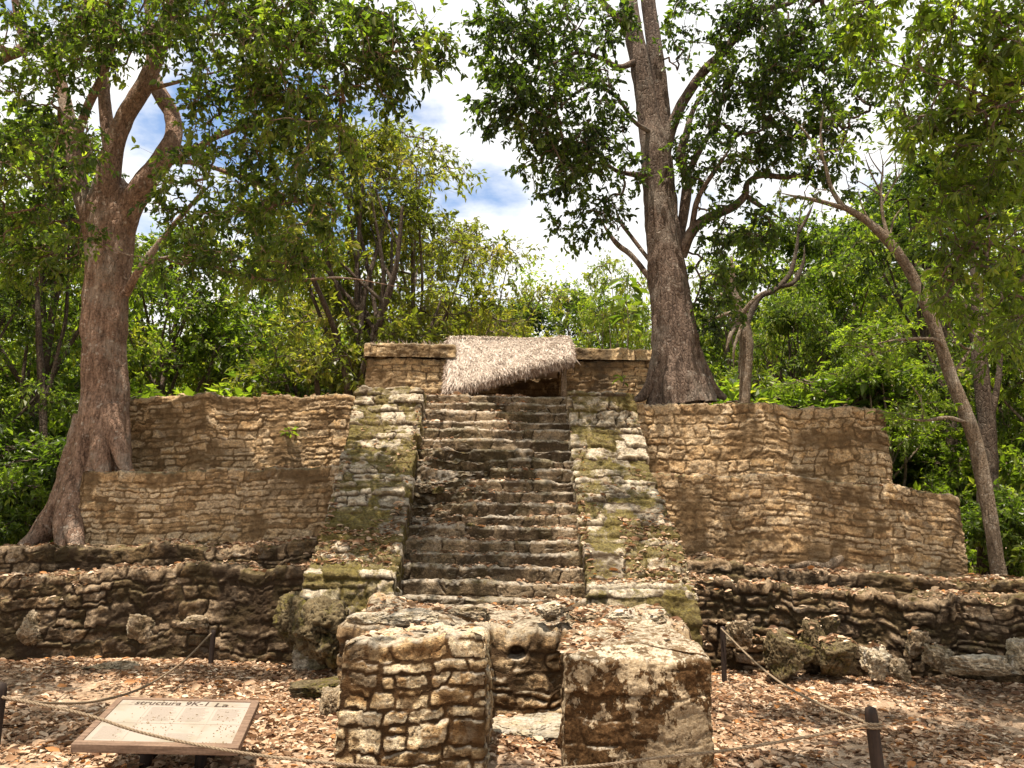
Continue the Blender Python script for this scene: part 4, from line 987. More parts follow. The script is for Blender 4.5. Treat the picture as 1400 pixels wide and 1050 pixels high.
# ================================================================== TREES
def px_path(pts, Y, k=1.0):
    """[(x, y, half width in px, distance offset)] -> (n,4)"""
    out = []
    for q in pts:
        Yq = Y+(q[3] if len(q) > 3 else 0); c = P(q[0], q[1], Yq); out.append([*c, q[2]*k*Yq/FPX])
    return np.array(out)
def px_blobs(rng, blobs):
    out = []
    for (x, y, rx, ry, Y, dY, n) in blobs:
        out.append(blob_points(rng, P(x, y, Y), (rx*Y/FPX, dY, ry*Y/FPX), n, .25))
    return np.concatenate(out)
def w_blobs(rng, blobs):
    return np.concatenate([blob_points(rng, c, r, n, .3) for c, r, n in blobs])

def dapple_clumps(seed, x0, x1, y0, y1, step, p, n, rise=.80):  # unseen leaf clumps added above the view, scattered to throw dappled shade
    rng = np.random.RandomState(seed); out = []
    for x in np.arange(x0, x1, step):
        for y in np.arange(y0, y1, step):
            if rng.rand() < p:
                r = step*rng.uniform(.35, .62); cx, cy = x+rng.normal(0, .2*step), y+rng.normal(0, .2*step)
                out.append(((cx, cy, EYE+rise*cy+rng.uniform(.4, 1.3)+(2.5 if cy < 5 else 0)), (r*rng.uniform(.8, 1.5), r, r*.5), max(int(n*r*r/.2), 2)))
    return out
def big_tree(name, label, Y, trunk, roots, limbs, blobs, extra, bark, leafm, seed, flare=None, per=24, spread=.20, L=.105, W=.042, tone=(.45, .2), seg=56, group=None, dens=.76, thin_seg=8, lk=.76):
    rng = np.random.RandomState(seed)
    tp = px_path(trunk, Y)
    root = thing(name, label, 'tree', (tp[0, 0], tp[0, 1], tp[0, 2]), group)
    ps = [tube(catmull(tp, .05), seg, .10, seed, flare)]
    for i, r in enumerate(roots): ps.append(tube(catmull(px_path(r, Y), .04), 20, .16, seed+i))
    V, F, _ = merge(ps); part('trunk', mesh('trunk', V, F), bark, root)
    nodes = []
    for i, lb in enumerate(limbs):
        c = taper(catmull(px_path(lb, Y, lk), .06)); nodes.append(c[::2, :3])
        V, F, _ = tube(c, 14 if c[0, 3] > .05 else thin_seg, .10, seed+50+i); part('limb', mesh('limb', V, F), bark, root)
    nodes = np.concatenate(nodes)
    cents = px_blobs(rng, [(*b[:6], max(int(b[6]*dens), 3)) for b in blobs])
    if extra: cents = np.concatenate([cents, w_blobs(rng, extra)])
    (A, B, ra, rb), ends, dirs = grow(nodes, cents, rng)
    ts, lv = spray(ends, dirs, rng, per/9., 9, spread*2.0, L, W, tone)
    crown(root, tuple(np.concatenate([p_, q_]) for p_, q_ in zip((A, B, ra, rb), ts)), rng, bark, leafm, .10, lv)
    return root

def flare_fn(zb, amp, k, nlobe, ph, skew=(0, 0)):
    def f(p, th, rad, dirs):
        h = np.maximum(p[:, 2]-zb, 0)[:, None]
        lob = .55+.45*np.cos(th[None]*nlobe+ph+.8*np.sin(th[None]*2+1))
        g = amp*np.exp(-h/k)
        flut = (.085*np.cos(th[None]*nlobe+ph+.8*np.sin(th[None]*2+1))+.03*np.cos(th[None]*(2*nlobe+1)+2*ph))*np.exp(-h/1.6)
        sk = np.maximum(dirs[..., 0]*skew[0], 0)*np.exp(-h/.7)
        return rad*(1+g*lob+flut+sk)
    return f

# --- the big tree on the left end
YL = 11.6
zl = P(140, 650, YL)[2]
big_tree('big_tree', 'tall reddish barked tree rooted over the left end of the terraces', YL,
    [(134, 672, 38), (138, 625, 35), (141, 580, 32), (143, 530, 30), (143, 450, 29), (147, 370, 30), (150, 310, 34), (152, 280, 32), (150, 250, 24)],
    [[(124, 570, 20), (108, 625, 20), (90, 675, 19, -.1), (62, 722, 16, -.2), (30, 752, 10, -.3), (5, 770, 6, -.35)],
     [(120, 600, 18, -.2), (105, 660, 17, -.35), (92, 710, 15, -.55), (84, 748, 10, -.65), (78, 772, 8, -.7)],
     [(150, 560, 17, -.2), (160, 605, 13, -.35), (170, 634, 9, -.4), (180, 650, 5, -.4)],
     [(140, 580, 15, -.25), (138, 620, 13, -.4), (142, 650, 9, -.45)],
     [(105, 660, 14, -.3), (98, 715, 13, -.6), (108, 750, 9, -.75), (122, 765, 5, -.8)]],
    [[(165, 320, 24), (180, 280, 24, -.1), (203, 243, 21, -.2), (226, 212, 19, -.2), (238, 186, 16, -.1), (234, 155, 15, 0), (216, 122, 14, .1), (208, 90, 11, .2), (205, 40, 9, .4), (190, -60, 7, .6)],
     [(145, 310, 24), (146, 270, 23, -.2), (152, 214, 20, -.3), (171, 160, 17, -.4), (196, 118, 17, -.5), (218, 64, 16, -.6), (236, 5, 15, -.8), (262, -70, 12, -1.0), (300, -180, 9, -1.4)],
     [(128, 310, 20), (112, 270, 16), (102, 220, 14), (95, 170, 13, .2), (84, 120, 12, .3), (68, 80, 12, .3), (42, 62, 12, .2), (15, 76, 12, 0), (-30, 92, 10, -.2), (-110, 60, 7, -.6)],
     [(40, 62, 8, .2), (27, 35, 8, .1), (20, -10, 7, 0), (10, -90, 5, -.2)],
     [(100, 205, 9), (120, 145, 8, -.2), (142, 100, 8, -.4), (157, 40, 9, -.6), (170, -10, 9, -.8), (185, -110, 6, -1.2)],
     [(155, 270, 15, .3), (150, 200, 13, .4), (143, 140, 12, .4), (138, 80, 10, .4), (120, 10, 9, .4), (95, -60, 7, .3)],
     [(75, 85, 9, .3), (95, 45, 11, .2), (130, 30, 11, .1), (165, 52, 11, 0), (190, 55, 10, -.1), (215, 36, 8, -.3), (262, 28, 7, -.6), (300, 24, 6, -.9), (345, 30, 5, -1.2), (395, 55, 4, -1.6), (430, 95, 3, -2.0), (470, 140, 2, -2.4)],
     [(228, 222, 8, -.2), (258, 210, 6, -.4), (290, 190, 6, -.6), (325, 176, 5, -.9), (378, 162, 4.5, -1.2), (420, 144, 3.5, -1.5), (470, 120, 3, -1.9), (540, 60, 2, -2.3)],
     [(232, 220, 6, -.2), (270, 223, 4.5, -.3), (303, 233, 4.5, -.4), (345, 248, 4, -.6), (395, 270, 3, -.8), (440, 300, 2, -.9)],
     [(172, 402, 8, -.1), (190, 370, 7, -.3), (212, 340, 6, -.4), (240, 305, 5, -.5), (275, 265, 4.5, -.6), (300, 245, 3, -.7)],
     [(200, 360, 5, -.3), (240, 352, 4, -.3), (290, 364, 4, -.4), (345, 380, 3.5, -.4), (400, 384, 3, -.5), (470, 380, 2.5, -.6), (560, 395, 1.5, -.7)],
     [(198, 122, 6, -.4), (228, 116, 4, -.6), (262, 107, 3, -.8), (330, 90, 2.5, -1.1)],
     [(218, 64, 9, -.6), (250, 20, 8, -1.2), (300, -40, 7, -2.0), (380, -110, 6, -3.0), (450, -200, 4, -4.2)],
     [(15, 76, 8, 0), (-40, 30, 7, -1.0), (-100, -60, 6, -2.2), (-140, -180, 5, -3.5)]],
    [(300, 60, 120, 80, 9.8, 1.0, 130), (430, 70, 120, 90, 9.2, 1.0, 150), (540, 50, 65, 75, 8.8, .6, 42), (330, 150, 90, 70, 10, .9, 90), (420, 190, 90, 70, 9.6, .8, 70), (520, 110, 45, 45, 9, .5, 20),
     (300, 260, 110, 70, 10.3, .9, 95), (390, 310, 90, 60, 10.3, .8, 55), (330, 355, 110, 35, 10.4, .6, 45), (240, 330, 50, 50, 10.4, .4, 22),
     (60, 20, 130, 60, 10.5, 1.2, 110), (150, 45, 80, 45, 9.8, .6, 50), (30, 150, 60, 45, 10.4, .8, 28), (20, 240, 70, 80, 10.5, .8, 80), (60, 330, 60, 70, 11.6, .6, 50), (110, 190, 50, 70, 10.0, .4, 18),
     (130, 320, 50, 22, 10.2, .2, 9), (590, 60, 25, 40, 8.7, .4, 12), (215, 10, 60, 40, 10.0, .6, 30), (380, 10, 120, 40, 9.4, .8, 45), (60, 90, 70, 50, 10.2, .6, 30), (10, 330, 60, 80, 11.5, .6, 40)],
    dapple_clumps(5, -7.5, -.6, 8.4, 11.2, .95, .42, 9)+[((-6.4, 5.9, 9.0), (1.4, .7, .4), 120), ((-4.6, 4.7, 9.2), (1.1, .5, .35), 90), ((-6.0, 6.6, 9.2), (1.2, .5, .4), 70), ((-4.1, 6.6, 9.6), (1.1, .4, .3), 55), ((-1.3, 8.3, 9.8), (1.0, .5, .4), 20), ((-7.2, 8.5, 9.2), (1.6, 1.6, 1.2), 50), ((-4.6, 8.3, 9.6), (1.2, 1.0, .7), 24)],  # added out-of-view clumps that shade the left walls, ground and stairs
    M['bark_red'], M['leaf_dark'], 101, flare_fn(zl-.9, .30, .8, 5, .6), per=36, spread=.165, L=.085, W=.040, tone=(.55, .24))

# --- the big tree on the summit
YR = 13.0
zr = P(925, 540, YR)[2]
big_tree('big_tree', 'tall grey brown tree with a forked trunk growing on the summit beside the temple', YR,
    [(930, 556, 44), (926, 530, 39), (921, 466, 32), (915, 400, 28), (909, 345, 26), (900, 255, 23), (895, 205, 22), (888, 165, 17), (880, 120, 15), (872, 75, 14.5), (862, 20, 13), (853, -60, 13), (846, -160, 10)],
    [[(938, 470, 16, .05), (956, 508, 14, .1), (974, 532, 9, .1), (992, 545, 4, .1)],
     [(902, 490, 14, 0), (892, 522, 11, -.05), (880, 540, 7, -.1), (866, 548, 3, -.15)],
     [(918, 480, 15, -.12), (914, 520, 14, -.15), (910, 552, 12, -.15)], [(936, 490, 14, -.12), (941, 525, 13, -.15), (945, 555, 12, -.15)]],
    [[(901, 240, 17), (905, 185, 17, .1), (902, 120, 16, .1), (894, 60, 15, .1), (886, 0, 14, .1), (880, -80, 12, 0), (890, -180, 8, -.5)],
     [(908, 215, 12), (920, 168, 11, -.1), (938, 132, 10, -.2), (962, 98, 10, -.4), (988, 72, 9, -.5), (1015, 40, 9, -.7), (1045, 14, 8, -.9), (1085, 2, 7, -1.1), (1140, -40, 5, -1.6)],
     [(930, 350, 12), (945, 318, 10, -.2), (966, 299, 9, -.3), (1000, 284, 8, -.5), (1018, 268, 7, -.6), (1022, 250, 5.5, -.6), (1042, 240, 5.5, -.7), (1080, 242, 5, -.9), (1130, 231, 4, -1.0), (1150, 206, 3, -1.1), (1160, 175, 2, -1.2)],
     [(928, 330, 10, .1), (936, 285, 10, .1), (939, 245, 9, .2), (930, 215, 9, .2), (938, 185, 7, .3), (948, 150, 5, .4), (975, 100, 4, .5), (985, 50, 3, .6)],
     [(938, 245, 7, .2), (955, 208, 6, .1), (978, 168, 5, 0), (990, 120, 4, 0), (1005, 80, 3, 0)],
     [(1020, 268, 6, -.6), (1045, 285, 4, -.7), (1070, 300, 3, -.7)],
     [(945, 318, 6, -.2), (955, 270, 5, -.5), (990, 215, 4, -.8), (1010, 185, 3, -1.0)],
     [(882, 240, 6, -.1), (862, 238, 5, -.2), (840, 232, 4, -.3), (818, 212, 3.5, -.4), (802, 185, 3, -.5), (795, 150, 2, -.6)],
     [(868, 85, 7, -.1), (845, 92, 6, -.3), (822, 80, 5, -.5), (790, 72, 4, -.7), (750, 90, 3, -.9), (700, 110, 2, -1.1)],
     [(904, 402, 6, .1), (866, 352, 5, .2), (845, 335, 5, .2), (828, 312, 4, .3), (815, 285, 3, .3)],
     [(900, 372, 4, .1), (862, 322, 4, .3), (846, 300, 3, .4), (838, 270, 2, .4)],
     [(888, 180, 5, -.2), (866, 165, 4, -.5), (840, 130, 4, -.8), (800, 120, 3, -1.2), (740, 170, 2.5, -1.6)],
     [(866, 40, 8, -.1), (830, 10, 7, -.5), (790, -50, 6, -1.2), (740, -140, 5, -2.4), (700, -220, 4, -4.0)]],
    [(700, 50, 60, 60, 11.4, .9, 62), (790, 50, 85, 60, 11.8, 1.0, 100), (700, 140, 75, 50, 11.3, .8, 80), (780, 150, 90, 70, 11.7, 1.0, 115), (760, 230, 60, 50, 11.9, .8, 55), (825, 230, 55, 70, 12.2, .8, 62), (800, 300, 45, 28, 12.2, .5, 16),
     (845, 300, 30, 30, 12.5, .4, 8), (690, 10, 45, 40, 11.2, .6, 26),
     (960, 40, 70, 60, 12.2, 1.0, 38), (1040, 70, 80, 65, 11.8, 1.0, 95), (1060, 20, 90, 40, 11.6, .9, 70), (1100, 130, 90, 60, 11.6, .9, 80), (1000, 150, 60, 50, 12.2, .8, 34), (985, 215, 55, 55, 12.2, .7, 42), (1090, 205, 80, 45, 11.8, .6, 50),
     (1010, 300, 60, 40, 12.2, .5, 26), (950, 180, 40, 70, 12.8, .5, 16), (1130, 250, 40, 22, 11.8, .3, 10), (1150, 60, 60, 70, 11.4, .7, 50), (1150, 150, 50, 40, 11.4, .6, 30), (1000, 350, 60, 50, 12.8, .5, 36), (985, 420, 40, 45, 12.9, .4, 22)],
    dapple_clumps(6, -.6, 6.5, 8.6, 11.4, .95, .42, 9)+[((-1.2, 9.6, 9.9), (1.0, .6, .4), 40), ((1.2, 9.0, 10.2), (1.2, 1.2, .8), 24), ((3.2, 9.2, 10.4), (1.4, 1.2, .9), 26)],  # added out-of-view clumps that dapple the stairs and right walls
    M['bark_grey'], M['leaf_dark'], 102, flare_fn(zr-.2, .12, .45, 7, .2), per=36, spread=.17, L=.085, W=.045, tone=(.52, .24))

# --- the slim leaning tree on the right
big_tree('slim_tree', 'slim pale tree leaning left beyond the right end of the ruin', 10.9,
    [(1368, 800, 10.5), (1362, 760, 9.5), (1351, 690, 9), (1332, 600, 9.5), (1302, 520, 8.5), (1272, 432, 8), (1244, 372, 7.5), (1216, 332, 7), (1185, 302, 5.5), (1152, 282, 4.5)],
    [],
    [[(1158, 286, 5), (1120, 275, 4), (1085, 268, 3), (1060, 262, 1.5)], [(1152, 283, 5), (1136, 256, 4), (1126, 220, 3.4), (1108, 190, 2.8), (1085, 165, 2), (1062, 150, 1.2)], [(1126, 222, 3), (1122, 180, 2.4), (1128, 140, 1.4)],
     [(1296, 500, 4), (1285, 468, 3.4, -.1), (1255, 463, 3, -.2), (1212, 467, 2.2, -.3), (1180, 474, 1.4, -.4)], [(1322, 578, 4), (1295, 571, 3.4, -.2), (1262, 575, 3, -.3), (1230, 570, 2, -.4)],
     [(1216, 332, 4.5, .2), (1207, 295, 3, .3), (1204, 262, 2.4, .3), (1207, 225, 1.8, .4), (1200, 195, 1, .4)], [(1205, 280, 2.2, .3), (1226, 245, 1.6, .4), (1242, 222, 1, .5)], [(1204, 262, 1.8, .3), (1190, 235, 1.4, .3), (1180, 205, .8, .3)],
     [(1207, 240, 1.4, .3), (1190, 215, 1, .3), (1184, 190, .6, .3)], [(1226, 245, 1.2, .4), (1224, 215, .9, .4), (1232, 190, .6, .4)], [(1208, 270, 1.4, .3), (1178, 250, 1, .2), (1152, 240, .6, .2)], [(1206, 228, 1.2, .4), (1222, 205, .8, .4), (1228, 180, .5, .4)],
     [(1195, 312, 2, .2), (1180, 285, 1.4, .2), (1172, 255, .8, .2)], [(1216, 330, 2.2, .2), (1222, 300, 1.6, .3), (1240, 275, 1, .3)],
     [(1262, 575, 2, -.3), (1258, 545, 1.6, -.4), (1240, 520, 1, -.5)], [(1300, 515, 3, .1), (1330, 470, 2.4, .3), (1345, 420, 1.6, .5)]],
    [(1110, 265, 60, 30, 10.8, .5, 16), (1125, 190, 55, 50, 10.8, .6, 26), (1210, 225, 50, 40, 11.2, .4, 7), (1195, 470, 60, 22, 10.5, .3, 18), (1245, 560, 40, 22, 10.5, .3, 12), (1330, 440, 50, 50, 11.2, .5, 34), (1290, 400, 50, 40, 11.2, .5, 26)],
    None, M['bark_pale'], M['leaf_green'], 103, None, per=14, spread=.16, L=.085, W=.036, tone=(.55, .2), seg=20)

# --- near tree on the right, trunk outside the picture, its boughs hang into the corner
big_tree('overhanging_tree', 'bright leafy tree whose sunlit boughs hang into the upper right corner', 7.6,
    [(1660, 1000, 34), (1640, 700, 30), (1630, 420, 28), (1610, 200, 26), (1590, 0, 22), (1570, -250, 16)],
    [],
    [[(1620, 330, 16), (1560, 260, 12, -.2), (1480, 200, 9, -.4), (1400, 160, 7, -.6), (1320, 120, 5, -.8), (1240, 90, 3, -.9)], [(1610, 200, 16), (1520, 100, 12, -.3), (1430, 40, 9, -.5), (1330, 10, 6, -.7), (1230, -20, 4, -.8)],
     [(1630, 420, 12), (1560, 400, 9), (1470, 370, 7), (1390, 340, 5), (1310, 330, 3)], [(1600, 80, 14), (1500, -60, 12, -.8), (1380, -200, 10, -1.8), (1250, -380, 8, -3.0), (1000, -600, 6, -4.2)],
     [(1590, 0, 14), (1520, -200, 12, -1.0), (1480, -420, 10, -2.2), (1400, -800, 8, -3.6)]],
    [(1340, 60, 110, 90, 7.0, .9, 130), (1230, 40, 70, 60, 6.9, .7, 55), (1380, 190, 90, 90, 7.1, .9, 120), (1300, 170, 60, 60, 7.0, .6, 50), (1370, 330, 70, 75, 7.4, .8, 75), (1290, 290, 40, 50, 7.4, .5, 22), (1400, 440, 40, 45, 7.5, .6, 30), (1180, 20, 40, 40, 6.9, .4, 16), (1270, 130, 60, 60, 7.2, .6, 40), (1330, 230, 60, 50, 7.4, .6, 40), (1390, 60, 60, 70, 6.6, .6, 50), (1310, 380, 40, 50, 7.7, .5, 26)],
    dapple_clumps(7, -1.7, 4.5, 3.6, 7.2, 1.0, .30, 9)+[((1.6, 4.2, 7.8), (.8, .35, .3), 75), ((2.5, 4.7, 8.0), (.9, .40, .3), 100), ((1.9, 5.6, 7.9), (.7, .3, .25), 45), ((3.4, 5.2, 8.2), (1.0, .8, .4), 90), ((-1.3, 2.6, 8.4), (.4, .3, .25), 18), ((4.4, 5.0, 8.4), (1.0, .8, .4), 60)],  # added overhead clumps, out of view, that dapple the foreground
    M['bark_grey'], M['leaf_green'], 104, None, dens=.62, per=28, spread=.15, L=.085, W=.032, tone=(.66, .2), seg=24)

# ------------------------------------------------------------------ forest trees: a few grown once, then copied
def forest_proto(seed, Hh, boughs, bark, leafm, ncl, per, spread, L, W, tone, trunk_r=.16, forks=6, lean=.5, six=False):
    """a tree of height Hh standing at the origin; crown: list of ((x,y,z),(rx,ry,rz),weight)"""
    rng = np.random.RandomState(seed)
    root = thing('forest_tree', '', 'tree', (0, 0, 0))
    zt = Hh*.75; n = 7; z = np.linspace(-.3, zt, n)
    wob = np.cumsum(rng.normal(size=(n, 2))*.12, 0); wob -= wob[0]
    tp = np.concatenate([wob+np.outer(z/zt, rng.normal(size=2)*lean), z[:, None], (trunk_r*(1-.88*z/zt)*(1+.5*np.exp(-z/.5)))[:, None]], 1)
    tc = catmull(tp, .12); nodes = [tc[len(tc)//3::2, :3]]
    ps = [tube(tc, 14, .12, seed)]
    for c, r, w in boughs:
        i = int(np.clip(np.searchsorted(tc[:, 2], c[2]*rng.uniform(.45, .75)), len(tc)//4, len(tc)-2)); a = tc[i]; c = np.array(c)
        m1 = a[:3]*.6+c*.4+np.array([0, 0, -.15])+rng.normal(size=3)*.2; rr = a[3]*.6
        lp = catmull(np.array([[*a[:3], rr], [*m1, rr*.75], [*(c*.8+m1*.2), rr*.5], [*(c+[0, 0, r[2]*.4]), rr*.25]]), .12)
        ps.append(tube(lp, 8, .1, seed)); nodes.append(lp[::2, :3])
    V, F, _ = merge(ps); part('trunk', mesh('trunk', V, F), bark, root)
    ws = np.array([w for *_, w in boughs], float); ws /= ws.sum()
    cen = np.concatenate([blob_points(rng, c, r, max(int(ncl*w), 4), .1) for (c, r, _), w in zip(boughs, ws)])
    (A, B, ra, rb), ends, dirs = grow(np.concatenate(nodes), cen, rng, .008)
    ts, lv = spray(ends, dirs, rng, per/12., 12, spread*2.1, L, W, tone, .25, six)
    crown(root, tuple(np.concatenate([p_, q_]) for p_, q_ in zip((A, B, ra, rb), ts)), rng, bark, leafm, .12, lv)
    return root
def rnd_crown(seed, Hh, R, n, zlo=.35):
    rng = np.random.RandomState(seed); out = []
    for i in range(n):
        z = Hh*rng.uniform(zlo, .93); f = math.sin(math.pi*min(max((z/Hh-zlo+.12)/(1.05-zlo), .05), 1))**.6
        th = i*2.4+rng.uniform(-.5, .5); d = R*f*rng.uniform(.25, .85)
        s = R*rng.uniform(.2, .38); out.append(((d*math.cos(th), d*math.sin(th), z), (s*1.15, s*1.15, s*.42), s*s))
    return out
def copy_tree(o, parent=None):
    c = o.copy(); COL.objects.link(c)
    if parent is not None: c.parent = parent
    for ch in o.children: copy_tree(ch, c)
    return c
PROTO = [
    forest_proto(1, 11, rnd_crown(11, 11, 3.1, 24, .40), M['bark_dark'], M['leaf_olive'], 330, 62, .25, .125, .055, (.5, .3), .22),
    forest_proto(2, 10, rnd_crown(12, 10, 2.9, 22, .36), M['bark_grey'], M['leaf_green'], 330, 62, .26, .125, .06, (.58, .3), .16),
    forest_proto(3, 12, rnd_crown(13, 12, 3.1, 24, .34), M['bark_dark'], M['leaf_dark'], 340, 62, .27, .13, .062, (.6, .3), .20),
    forest_proto(4, 9, rnd_crown(14, 9, 2.5, 20, .38), M['bark_pale'], M['leaf_green'], 300, 56, .24, .115, .048, (.72, .2), .12),
    forest_proto(5, 10, rnd_crown(15, 10, 2.7, 20, .42), M['bark_grey'], M['leaf_olive'], 300, 48, .26, .115, .045, (.6, .22), .13),
]
SHRUB = [
    forest_proto(6, 3, rnd_crown(16, 3, 1.3, 12, .05), M['bark_grey'], M['leaf_green'], 300, 34, .15, .095, .042, (.6, .2), .03),
    forest_proto(7, 3.2, rnd_crown(17, 3.2, 1.4, 12, .05), M['bark_dark'], M['leaf_dark'], 320, 34, .16, .10, .045, (.6, .2), .035),
]
for s in SHRUB: s.name = 'shrub'; s['category'] = 'shrub'
used = set()
def plant(protos, k, px, Y, top, label, group, rot, sx=1.0, top_is_px=True):
    """stand a copy at picture column px and distance Y, as tall as its top shows"""
    pr = protos[k]; x = P(px, 560, Y)[0]; z0 = float(gz(x, Y))
    h0 = {0: 11, 1: 10, 2: 12, 3: 9, 4: 10}[k] if protos is PROTO else (3, 3.2)[k]
    h = P(px, top, Y)[2] if top_is_px else top
    key = (id(protos), k); o = pr if key not in used else copy_tree(pr); used.add(key)
    s = h/h0; o.location = (x, Y, z0-.05); o.rotation_euler = (0, 0, rot); o.scale = (s*sx, s*sx, s)
    o['label'] = label; o['group'] = group
    return o
fg = 'trees of the forest behind the ruin'
for a in [
    (0, 452, 19.5, 150, 'spreading olive tree with a dark forked trunk behind the left upper wall', fg, .4, 1.05),
    (4, 560, 23, 140, 'tall yellowish tree standing left of the open sky', fg, 1.2, 1.0),
    (4, 640, 27, 285, 'thin leaved tree reaching right into the open sky above the temple', fg, 2.6, 1.0),
    (1, 245, 26, 290, 'bright green tree between the reddish trunk and the olive tree', fg, .2, 1.1),
    (1, 330, 30, 320, 'bright green tree low behind the left upper wall', fg, 3.3, 1.0),
    (2, 20, 17, 140, 'dark tree at the left edge behind the reddish trunk', fg, 2.2, .95),
    (1, 85, 22, 250, 'green tree just left of the reddish trunk', fg, 5.1, .9),
    (2, -60, 14.5, 260, 'shaded tree at the left edge nearest the ruin', fg, 1.1, .9),
    (2, 395, 34, 310, 'dark green tree deep behind the olive tree', fg, .9, 1.0),
    (2, 705, 37, 392, 'dark green tree behind the left half of the thatch', fg, 4.4, 1.0),
    (1, 762, 39, 372, 'tallest green tree behind the thatch roof', fg, 1.9, 1.0),
    (1, 815, 36, 390, 'green tree between the thatch and the grey trunk', fg, 2.9, .9),
    (2, 620, 41, 400, 'dark tree between the yellowish tree and the thatch', fg, 2.0, 1.0),
    (3, 850, 22, 330, 'small pale trunked tree touching the left side of the grey trunk', fg, .7, .65),
    (1, 985, 24, 330, 'green tree directly right of the grey trunk', fg, 2.3, .8),
    (2, 1090, 21, 385, 'dark leafy tree behind the right upper wall', fg, 5.6, .9),
    (1, 1065, 30, 275, 'sunlit round topped tree behind the dark leafy one', fg, .3, 1.0),
    (1, 1165, 29, 275, 'broad bright tree above the right upper wall', fg, 4.0, 1.1),
    (3, 1195, 16.5, 425, 'yellow green bushy tree leaning over the end of the right upper wall', fg, 1.5, 1.25),
    (2, 1290, 22, 190, 'dark tree behind the slim leaning tree', fg, 3.0, 1.0),
    (2, 1385, 16.5, 210, 'shaded tree at the right edge behind the slim leaning tree', fg, .6, 1.0),
    (1, 1250, 33, 235, 'green tree in the gap right of the bare twigs', fg, 1.0, 1.0),
    (1, 1460, 14, 250, 'green tree cut by the right edge of the view', fg, 2.0, .9),
    (2, 160, 36, 330, 'dark tree far behind the reddish trunk', fg, 2.5, 1.1),
    (2, 1180, 42, 290, 'dark far tree between the bright tree and the slim one', fg, .1, 1.1),
]: plant(PROTO, *a)
sg = 'shrubs beside the ruin'
for a in [
    (0, 25, 12.6, 595, 'sunlit shrub with pale leaves at the left edge by the roots', sg, .3, 1.0),
    (1, 60, 14.0, 560, 'dark shrub behind the roots of the reddish tree', sg, 1.3, 1.0),
    (1, -30, 11.8, 650, 'low dark shrub at the left edge of the terraces', sg, 2.3, 1.0),
    (0, 85, 16.5, 520, 'green shrub in the shade left of the reddish trunk', sg, 3.0, 1.1),
    (1, 1390, 12.4, 640, 'dark shrub at the right edge behind the slim trunk', sg, .8, 1.0),
    (0, 1290, 15.0, 600, 'shrub with glossy leaves past the end of the right walls', sg, 2.8, .9),
    (1, 1335, 16.5, 575, 'dark shrub between the slim trunk and the right walls', sg, 4.0, 1.0),
    (0, 1425, 13.6, 560, 'green shrub at the right edge above the dark one', sg, 5.0, 1.0),
    (1, 1250, 18.5, 560, 'dark shrub in the gap beyond the right upper wall', sg, 1.9, 1.2),
    (0, 140, 20, 500, 'bright shrub glimpsed between the trunk and the left upper wall', sg, .9, 1.4),
    (0, 300, 21, 470, 'bright bushy shrub above the left upper wall', sg, 2.0, 1.6),
    (0, 215, 18.5, 480, 'sunlit shrub just right of the reddish trunk above the wall', sg, 4.4, 1.4),
    (1, 400, 23, 465, 'dark shrub beneath the olive tree', sg, 3.5, 1.4),
    (0, 1000, 18.0, 470, 'light green shrub above the right upper wall beside the grey trunk', sg, 5.3, 1.2),
    (1, 1080, 18.5, 480, 'dark shrub above the middle of the right upper wall', sg, .5, 1.3),
]: plant(SHRUB, *a)

def bare(name, label, Y, path, limbs, bark, seed, cat='tree trunk', noise=.15):
    c = px_path(path, Y); root = thing(name, label, cat, c[0, :3])
    V, F, _ = tube(taper(catmull(c, .08), .2, .3), 18, noise, seed); part('trunk', mesh('trunk', V, F), bark, root)
    for i, lb in enumerate(limbs):
        V, F, _ = tube(taper(catmull(px_path(lb, Y), .08)), 8, .12, seed+i+1); part('limb', mesh('limb', V, F), bark, root)
bare('dead_trunk', 'pale broken trunk with a tangle of dry roots beside the grey tree', 16.0, [(1016, 600, 8), (1017, 540, 7.5), (1020, 490, 9), (1018, 450, 9), (1010, 420, 7), (1003, 385, 5), (1000, 350, 3)],
     [[(1012, 440, 4, -.1), (1000, 455, 3, -.2), (992, 480, 2, -.3)], [(1014, 430, 4, -.1), (1030, 410, 3, -.2), (1050, 395, 2)], [(1010, 425, 3, -.2), (985, 432, 2.5, -.3), (968, 440, 1.5, -.3)], [(1015, 445, 3, -.2), (1004, 475, 2, -.3), (1003, 505, 1.2, -.3)],
      [(1008, 420, 3, -.2), (995, 405, 2.5, -.2), (975, 400, 1.5)]], M['bark_pale'], 201)
bare('dead_trunk', 'bare crooked stub standing above the yellow green bushes', 19, [(1010, 720, 7), (1012, 560, 6), (1018, 460, 5), (1036, 410, 4), (1060, 396, 3.6), (1080, 374, 3.4), (1089, 340, 3), (1092, 310, 2.6), (1095, 284, 1.8)],
     [[(1064, 392, 4), (1085, 386, 3.5), (1098, 360, 3), (1100, 335, 2)], [(1092, 318, 3), (1104, 296, 2.5), (1113, 276, 1.5)]], M['bark_dark'], 202)
bare('dark_trunk', 'dark trunk standing just behind the slim leaning tree', 13.2, [(1352, 800, 14), (1350, 700, 13), (1350, 620, 12), (1347, 560, 11), (1338, 480, 9), (1335, 400, 7), (1325, 300, 5)],
     [[(1349, 590, 5), (1365, 520, 4), (1368, 440, 3), (1372, 350, 2)], [(1340, 500, 5), (1320, 420, 4), (1310, 340, 3)]], M['bark_dark'], 203)
bare('dark_trunk', 'thin dark trunk in the gap past the right upper wall', 17, [(1310, 720, 8), (1303, 640, 7), (1300, 560, 6), (1290, 460, 5), (1285, 380, 3)], [[(1300, 560, 4), (1280, 510, 3), (1262, 470, 2)]], M['bark_dark'], 204)
